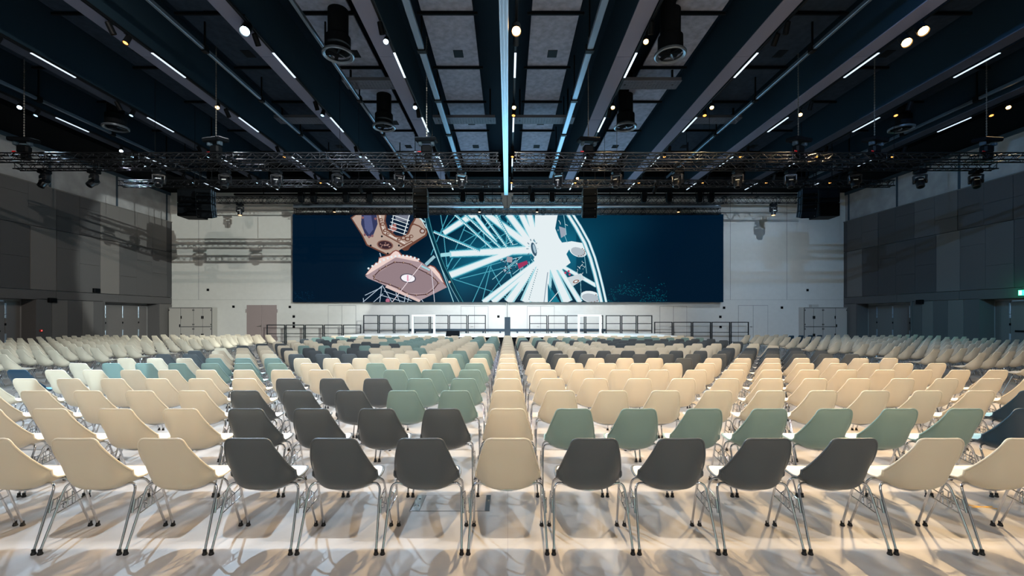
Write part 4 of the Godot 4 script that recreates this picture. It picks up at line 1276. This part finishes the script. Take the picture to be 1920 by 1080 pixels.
	for e in [[-6.0, 260.0], [0.9, 260.0], [6.0, 240.0]]:
		var pos := Vector3(e[0], 6.85, -18.5)
		var target := Vector3(e[0] * 0.8, 0.8, -25.0)
		var o := spot_fixture("added small black spotlight under the third truss facing the stage, %s of three" % ORD[k], pos, target, mats.lens_white, "")
		spot_light(o, target, Color(0.92, 0.96, 1.0), e[1] * 0.30, 38.0, 0.08, 0.7)
		k += 1
# ---------------------------------------------------------------- chairs
const PROFILE := [Vector2(0.262, 0.820), Vector2(0.253, 0.765), Vector2(0.231, 0.685), Vector2(0.208, 0.595), Vector2(0.184, 0.515), Vector2(0.145, 0.445), Vector2(0.080, 0.408), Vector2(0.0, 0.408), Vector2(-0.105, 0.436), Vector2(-0.205, 0.466), Vector2(-0.266, 0.462)]
const WIDE := [0.150, 0.165, 0.188, 0.209, 0.223, 0.232, 0.236, 0.236, 0.234, 0.227, 0.210]
const CURL := [0.004, 0.010, 0.034, 0.076, 0.116, 0.132, 0.108, 0.066, 0.036, 0.012, 0.0]

func curve2(t: float) -> Vector2:
	var f := t * 10.0
	var i := clampi(int(f), 0, 9)
	f -= i
	var p0: Vector2 = PROFILE[maxi(i - 1, 0)]
	var p3: Vector2 = PROFILE[mini(i + 2, 10)]
	return PROFILE[i].cubic_interpolate(PROFILE[i + 1], p0, p3, f)

func curve1(a: Array, t: float) -> float:
	var f := t * 10.0
	var i := clampi(int(f), 0, 9)
	f -= i
	return cubic_interpolate(a[i], a[i + 1], a[maxi(i - 1, 0)], a[mini(i + 2, 10)], f)

func shell_point(u: float, t: float, off := 0.0) -> Vector3:
	var c := curve2(t)
	var e := 0.004
	var tg := (curve2(minf(t + e, 1.0)) - curve2(maxf(t - e, 0.0))).normalized()
	var n := Vector2(tg.y, -tg.x)       # towards the sitter: (z, y)
	var w := curve1(WIDE, t)
	var f := 1.0
	if t < 0.075: f = 0.76 + 0.24 * sqrt(maxf(0.0, 1.0 - pow(1.0 - t / 0.075, 2.0)))
	elif t > 0.80: f = 0.56 + 0.44 * sqrt(maxf(0.0, 1.0 - pow((t - 0.80) / 0.20, 2.0)))
	var k := curve1(CURL, t) * pow(absf(u), 3.5) + off
	return Vector3(u * w * f, c.y + n.y * k, c.x + n.x * k)

func shell_mesh(nu: int, nt: int, lip: int) -> ArrayMesh:
	var st := begin()
	var ts := []
	for i in nt + 1:
		var a := float(i) / nt
		ts.append(a - 0.11 * sin(TAU * a))
	for layer in 2:
		st.set_smooth_group(1 + layer)
		var off := 0.0 if layer == 0 else -0.007
		for i in nt:
			for j in nu:
				var u0 := -1.0 + 2.0 * j / nu
				var u1 := -1.0 + 2.0 * (j + 1) / nu
				var a := shell_point(u0, ts[i], off)
				var b := shell_point(u1, ts[i], off)
				var c := shell_point(u1, ts[i + 1], off)
				var d := shell_point(u0, ts[i + 1], off)
				var mid := curve2((ts[i] + ts[i + 1]) * 0.5)
				var tg := (curve2(ts[i + 1]) - curve2(ts[i])).normalized()
				var n := Vector3(0, -tg.x, tg.y) * (1.0 if layer == 0 else -1.0)
				quad(st, a, b, c, d, n)
	var edge := []
	for i in range(0, nt): edge.append(shell_point(-1.0, ts[i], -0.003))
	for j in range(0, nu): edge.append(shell_point(-1.0 + 2.0 * j / nu, 1.0, -0.003))
	for i in range(nt, 0, -1): edge.append(shell_point(1.0, ts[i], -0.003))
	for j in range(nu, 0, -1): edge.append(shell_point(-1.0 + 2.0 * j / nu, 0.0, -0.003))
	tube(st, edge, 0.0085, lip, true)
	return done(st)

func pad_mesh(nu: int, nt: int) -> ArrayMesh:
	var st := begin()
	st.set_smooth_group(1)
	for i in nt:
		for j in nu:
			var v := []
			for e in [[j, i], [j + 1, i], [j + 1, i + 1], [j, i + 1]]:
				var u: float = -0.955 + 1.91 * e[0] / nu
				var t: float = 0.30 + 0.682 * e[1] / nt
				var edge: float = minf(minf(1.0 - absf(u) / 0.955, float(e[1]) / nt), 1.0 - float(e[1]) / nt)
				v.append(shell_point(u, t, 0.0015 + 0.010 * smoothstep(0.0, 0.16, edge)))
			quad(st, v[0], v[1], v[2], v[3], Vector3(0, 1, -0.6))
	return done(st)

const FOOT := [Vector3(0.277, 0.0, 0.222), Vector3(0.270, 0.0, -0.218)]
const KNEE := [Vector3(0.258, 0.438, 0.045), Vector3(0.252, 0.440, -0.055)]

func leg_path(s: float, k: int, n := 5) -> Array:
	var f: Vector3 = FOOT[k]
	var e: Vector3 = KNEE[k]
	var pts := [Vector3(s * f.x, 0.02, f.z)]
	var a := Vector3(s * (e.x + (f.x - e.x) * 0.14), e.y - 0.055, e.z + (f.z - e.z) * 0.14)
	var c := Vector3(s * e.x, e.y + 0.012, e.z)
	var b := Vector3(s * (e.x - 0.065), e.y - 0.004, e.z * 0.9)
	for i in n + 1:
		var t := float(i) / n
		pts.append(a.lerp(c, t).lerp(c.lerp(b, t), t))
	return pts

func cross_path(k: int) -> Array:
	var e: Vector3 = KNEE[k]
	var low := 0.383 if k == 0 else 0.392
	var pts := []
	for i in 13:
		var u := -1.0 + i / 6.0
		var x := u * (e.x - 0.063)
		pts.append(Vector3(x, lerpf(low, e.y - 0.004, pow(absf(u), 1.7)), e.z * 0.9))
	return pts

func bracket(st: SurfaceTool, s: float, n: int):
	var on := func(k: int, h: float) -> Vector3:
		var f: Vector3 = FOOT[k]
		var e: Vector3 = KNEE[k]
		var t := h / (e.y - 0.04)
		return Vector3(s * lerpf(f.x, e.x, t), h, lerpf(f.z, e.z, t))
	var r := 0.0042
	var a: Vector3 = on.call(0, 0.245)
	var b: Vector3 = on.call(1, 0.285)
	var c: Vector3 = on.call(0, 0.315)
	var d: Vector3 = on.call(1, 0.350)
	tube(st, [a, b], r, n)
	tube(st, [c, d], r, n)
	for t in [0.3, 0.62]:
		tube(st, [a.lerp(b, t), c.lerp(d, t)], r, n)
	var q := Vector3(s * 0.024, 0, 0)
	var m1 := a.lerp(b, 0.3)
	var m2 := c.lerp(d, 0.3)
	tube(st, [m1, m1 + q, m2 + q * 1.1, m2], r, n)
	var m3 := a.lerp(b, 0.62)
	var m4 := c.lerp(d, 0.62)
	tube(st, [m3, m3 + q + Vector3(0, -0.015, 0), m4 + q * 0.9 + Vector3(0, 0.02, 0), m4], r, n)
	tube(st, [a + Vector3(s * 0.012, 0.0, 0), c + Vector3(s * 0.012, 0.02, 0)], 0.008, n)

func foot_mesh(s: float, k: int) -> ArrayMesh:
	var st := begin()
	var f: Vector3 = FOOT[k]
	lathe(st, [Vector2(0, 0), Vector2(0.016, 0.0), Vector2(0.018, 0.006), Vector2(0.0125, 0.02), Vector2(0.0125, 0.038), Vector2(0.0, 0.04)], 10, T(Vector3(s * f.x, 0, f.z)))
	return done(st)

func chair_base(detail: bool) -> ArrayMesh:
	var st := begin()
	var n := 6 if detail else 4
	for s in [-1.0, 1.0]:
		for k in 2: tube(st, leg_path(s, k, 3), 0.0088, n, false, false)
		bracket(st, s, 3)
	for k in 2: tube(st, cross_path(k), 0.0088, n, false, false)
	return done(st)

func make_chair(detail: bool) -> Node3D:
	var o := Node3D.new()
	if detail:
		put("shell", meshes.shell, mats.cream, o)
		put("seat_pad", meshes.pad, mats.pad, o)
		for s in [-1.0, 1.0]:
			for k in 2:
				var key := "leg%d%d" % [int(s), k]
				var l := put("leg", meshes[key], mats.chrome, o)
				put("rubber_foot", meshes["foot" + key], mats.rubber, l)
			put("linking_bracket", meshes["bracket%d" % int(s)], mats.chrome, o)
		put("seat_frame", meshes.cross, mats.chrome, o)
	else:
		put("shell", meshes.shell_low, mats.cream, o)
		put("seat_pad", meshes.pad_low, mats.pad, o)
		put("leg_frame", meshes.base_low, mats.chrome, o)
	return o

# colours of the central block, row by row from the camera, thirteen seats each side of the centre column
const GRID := [
	"ccccccccccdddcddddccccccccc", "cccccccccddddcgggggggnccccc", "ccccccccdddggccccccccccnccc", "ccccccccdddggcccccccccccccc",
	"ncccccccccgggcccccccccccccc", "cggggggccggggcccccccccccccc", "cccgggcccccccccccccdccccccc", "ddcccdddcccggcddddddddddddd",
	"dccccdddcccggcddddddddddddd", "cccddddccgcccccccccccccdddd", "dccggggcccccccccccccccccccc", "ddcccdddgccccccccccdccccccc",
	"cccdcdgggcccgccccccdddddddd", "ccdcccgggccggcddddddddddddd", "ddddcccggccggcgggggdddddddd", "gggccgcgggcggcggggggggggggg",
	"ggggggcccccggcccccccccggccc", "ccccccccccccccccccccccccccc"]

func seating():
	meshes.shell = shell_mesh(18, 26, 8)
	meshes.pad = pad_mesh(14, 16)
	meshes.shell_low = shell_mesh(10, 14, 5)
	meshes.pad_low = pad_mesh(8, 8)
	meshes.base_low = chair_base(false)
	var st: SurfaceTool
	for s in [-1.0, 1.0]:
		for k in 2:
			var key := "leg%d%d" % [int(s), k]
			st = begin()
			tube(st, leg_path(s, k, 6), 0.0088, 10, false, false)
			meshes[key] = done(st)
			meshes["foot" + key] = foot_mesh(s, k)
		st = begin()
		bracket(st, s, 6)
		meshes["bracket%d" % int(s)] = done(st)
	st = begin()
	for k in 2: tube(st, cross_path(k), 0.0088, 8, false, false)
	meshes.cross = done(st)
	var places := []
	# central block
	for i in GRID.size():
		var row: String = GRID[i]
		for k in range(-13, 14):
			places.append({"p": Vector3(k * 0.6, 0, -(3.137 + 1.018 * i) - 0.262), "turn": 0.0, "c": row[k + 13], "row": i, "k": k, "block": 0})
	# the two angled side blocks
	for b in [[-1, 11.31, 1.13, 11.36, 0.27, 10], [1, 10.64, 1.16, 11.16, 0.345, 10]]:
		var s: int = b[0]
		var th: float = b[4] * s        # turned towards the stage centre
		for r in range(-1, b[5]):
			var count: int = [16, 16, 16, 16, 16, 16, 16, 16, 16, 10, 5][r + 1]
			for k in count:
				var x: float = s * (b[3] + 0.6 * cos(b[4]) * k)
				var d: float = b[1] + b[2] * r + 0.6 * sin(b[4]) * k
				if absf(x) > 20.4: continue
				var c := "c"
				if s > 0 and r == 8 and k >= 3 and k <= 6: c = "n"
				places.append({"p": Vector3(x, 0, -d) + Vector3(0, 0, -0.262).rotated(Vector3.UP, th), "turn": th, "c": c, "row": r + 1, "k": k, "block": s})
	# keep what the frame shows, nearest first
	var seen := []
	for q in places:
		var p: Vector3 = q.p
		var ok := false
		for c in [Vector3(0, 0.7, 0.25), Vector3(0.23, 0.45, -0.25), Vector3(-0.23, 0.45, -0.25), Vector3(0.27, 0.05, 0.2), Vector3(-0.27, 0.05, 0.2)]:
			var v: Vector3 = p + c.rotated(Vector3.UP, q.turn)
			var sx := VX + v.x / -v.z * F
			var sy := VY + (EYE - v.y) / -v.z * F
			if sx > -2.0 and sx < 1922.0 and sy < 1080.0: ok = true
		if ok: seen.append(q)
	seen.sort_custom(func(a, b): return a.p.z > b.p.z if absf(a.p.z - b.p.z) > 1e-4 else a.p.x < b.p.x)
	var full := make_chair(true)
	var simple := make_chair(false)
	var colour := {"c": ["cream", mats.cream], "d": ["charcoal", mats.charcoal], "g": ["sage", mats.sage], "n": ["navy", mats.navy]}
	var rest := []
	for i in seen.size():
		var q = seen[i]
		if i >= 300:
			rest.append(q)
			continue
		var o: Node3D = (full if -q.p.z < 8.6 else simple).duplicate()
		o.name = numbered("shell_chair")
		add_child(o)
		o.position = q.p
		o.rotation.y = q.turn
		o.get_node("shell").material_override = colour[q.c][1]
		if q.c == "n": o.get_node("seat_pad").material_override = mats.pad_blue
		var end: String = "lilac door" if (q.k < 0 or q.block < 0) else "exit sign"
		var label := ""
		if q.block == 0:
			if q.k == 0: label = "%s shell chair in the centre column, %s row from the camera" % [colour[q.c][0], ORD[q.row]]
			else: label = "%s shell chair, %s row from camera, %s from centre column towards %s" % [colour[q.c][0], ORD[q.row], ORD[absi(q.k) - 1], end]
		else: label = "%s shell chair, angled block by %s, %s row, %s from the aisle" % [colour[q.c][0], end, ORD[q.row], ORD[q.k]]
		tag(o, label, "chair", "shell chairs in the central block" if q.block == 0 else "shell chairs in the angled block by the %s" % end)
	full.free()
	simple.free()
	# the farther rows: real chairs too, in one object
	var mesh := ArrayMesh.new()
	for part in [meshes.shell_low, meshes.pad_low, meshes.base_low]:
		mesh.add_surface_from_arrays(Mesh.PRIMITIVE_TRIANGLES, part.surface_get_arrays(0))
	var tint := mat("shell_tint", Color.WHITE, 0.36)
	tint.vertex_color_use_as_albedo = true
	mesh.surface_set_material(0, tint)
	mesh.surface_set_material(1, mats.pad)
	mesh.surface_set_material(2, mats.chrome)
	var mm := MultiMesh.new()
	mm.transform_format = MultiMesh.TRANSFORM_3D
	mm.use_colors = true
	mm.mesh = mesh
	mm.instance_count = rest.size()
	for i in rest.size():
		mm.set_instance_transform(i, Transform3D(Basis(Vector3.UP, rest[i].turn), rest[i].p))
		mm.set_instance_color(i, colour[rest[i].c][1].albedo_color.srgb_to_linear())
	var far := MultiMeshInstance3D.new()
	far.name = "farther_chairs"
	far.multimesh = mm
	add_child(far)
	tag(far, "cream, sage and charcoal shell chairs of the farther rows before the stage", "chairs")
	far.set_meta("kind", "stuff")

# ---------------------------------------------------------------- things on the floor
func floor_things():
	var o := thing("floor_box", "steel floor box lid with finger ring behind the first row", "floor box", Vector3(-0.50, 0, -4.06))
	put("frame", box_mesh(Vector3(-0.345, 0, -0.175), Vector3(0.345, 0.0025, 0.175)), mats.seam, o)
	put("lid", box_mesh(Vector3(-0.255, 0.001, -0.168), Vector3(0.300, 0.004, 0.170), 0.001), mats.floor, o)
	put("steel_plate", box_mesh(Vector3(-0.342, 0.001, -0.172), Vector3(-0.262, 0.005, 0.172), 0.001), mats.steel, o)
	put("edge_slot", box_mesh(Vector3(0.306, 0.001, -0.172), Vector3(0.340, 0.0045, 0.172)), mats.dark_rail, o)
	var st := begin()
	lathe(st, [Vector2(0.012, 0.005), Vector2(0.020, 0.006), Vector2(0.024, 0.005), Vector2(0.024, 0.003)], 20, T(Vector3(-0.302, 0.001, 0.07)))
	put("finger_ring", done(st), mats.chrome, o)
	st = begin()
	lathe(st, [Vector2(0.0, 0.0052), Vector2(0.011, 0.0052), Vector2(0.012, 0.003)], 16, T(Vector3(-0.302, 0.001, -0.08)))
	put("cable_hole", done(st), mats.black, o)
	var t := thing("tape_cross", "yellow tape cross stuck on the floor beside a cream chair", "tape mark", Vector3(4.16, 0, -3.975))
	for a in [0.10, -0.42]:
		st = begin()
		box(st, Transform3D(Basis(Vector3.UP, a), Vector3(0, 0.001, 0)), Vector3(0.20, 0.0016, 0.014))
		put("tape_strip", done(st), mats.yellow, t)
	# fine joints in the screed
	for e in [[0.0, "running under the centre column"], [-5.4, "towards the lilac door"], [5.4, "towards the exit sign"]]:
		var j := struct("trim_%d" % (4 + [0.0, -5.4, 5.4].find(e[0])), box_mesh(Vector3(e[0] - 0.003, 0, -22.4), Vector3(e[0] + 0.003, 0.0012, 7.0)), mats.joint, "thin joint in the screed floor %s" % e[1])
		j.set_meta("kind", "structure")
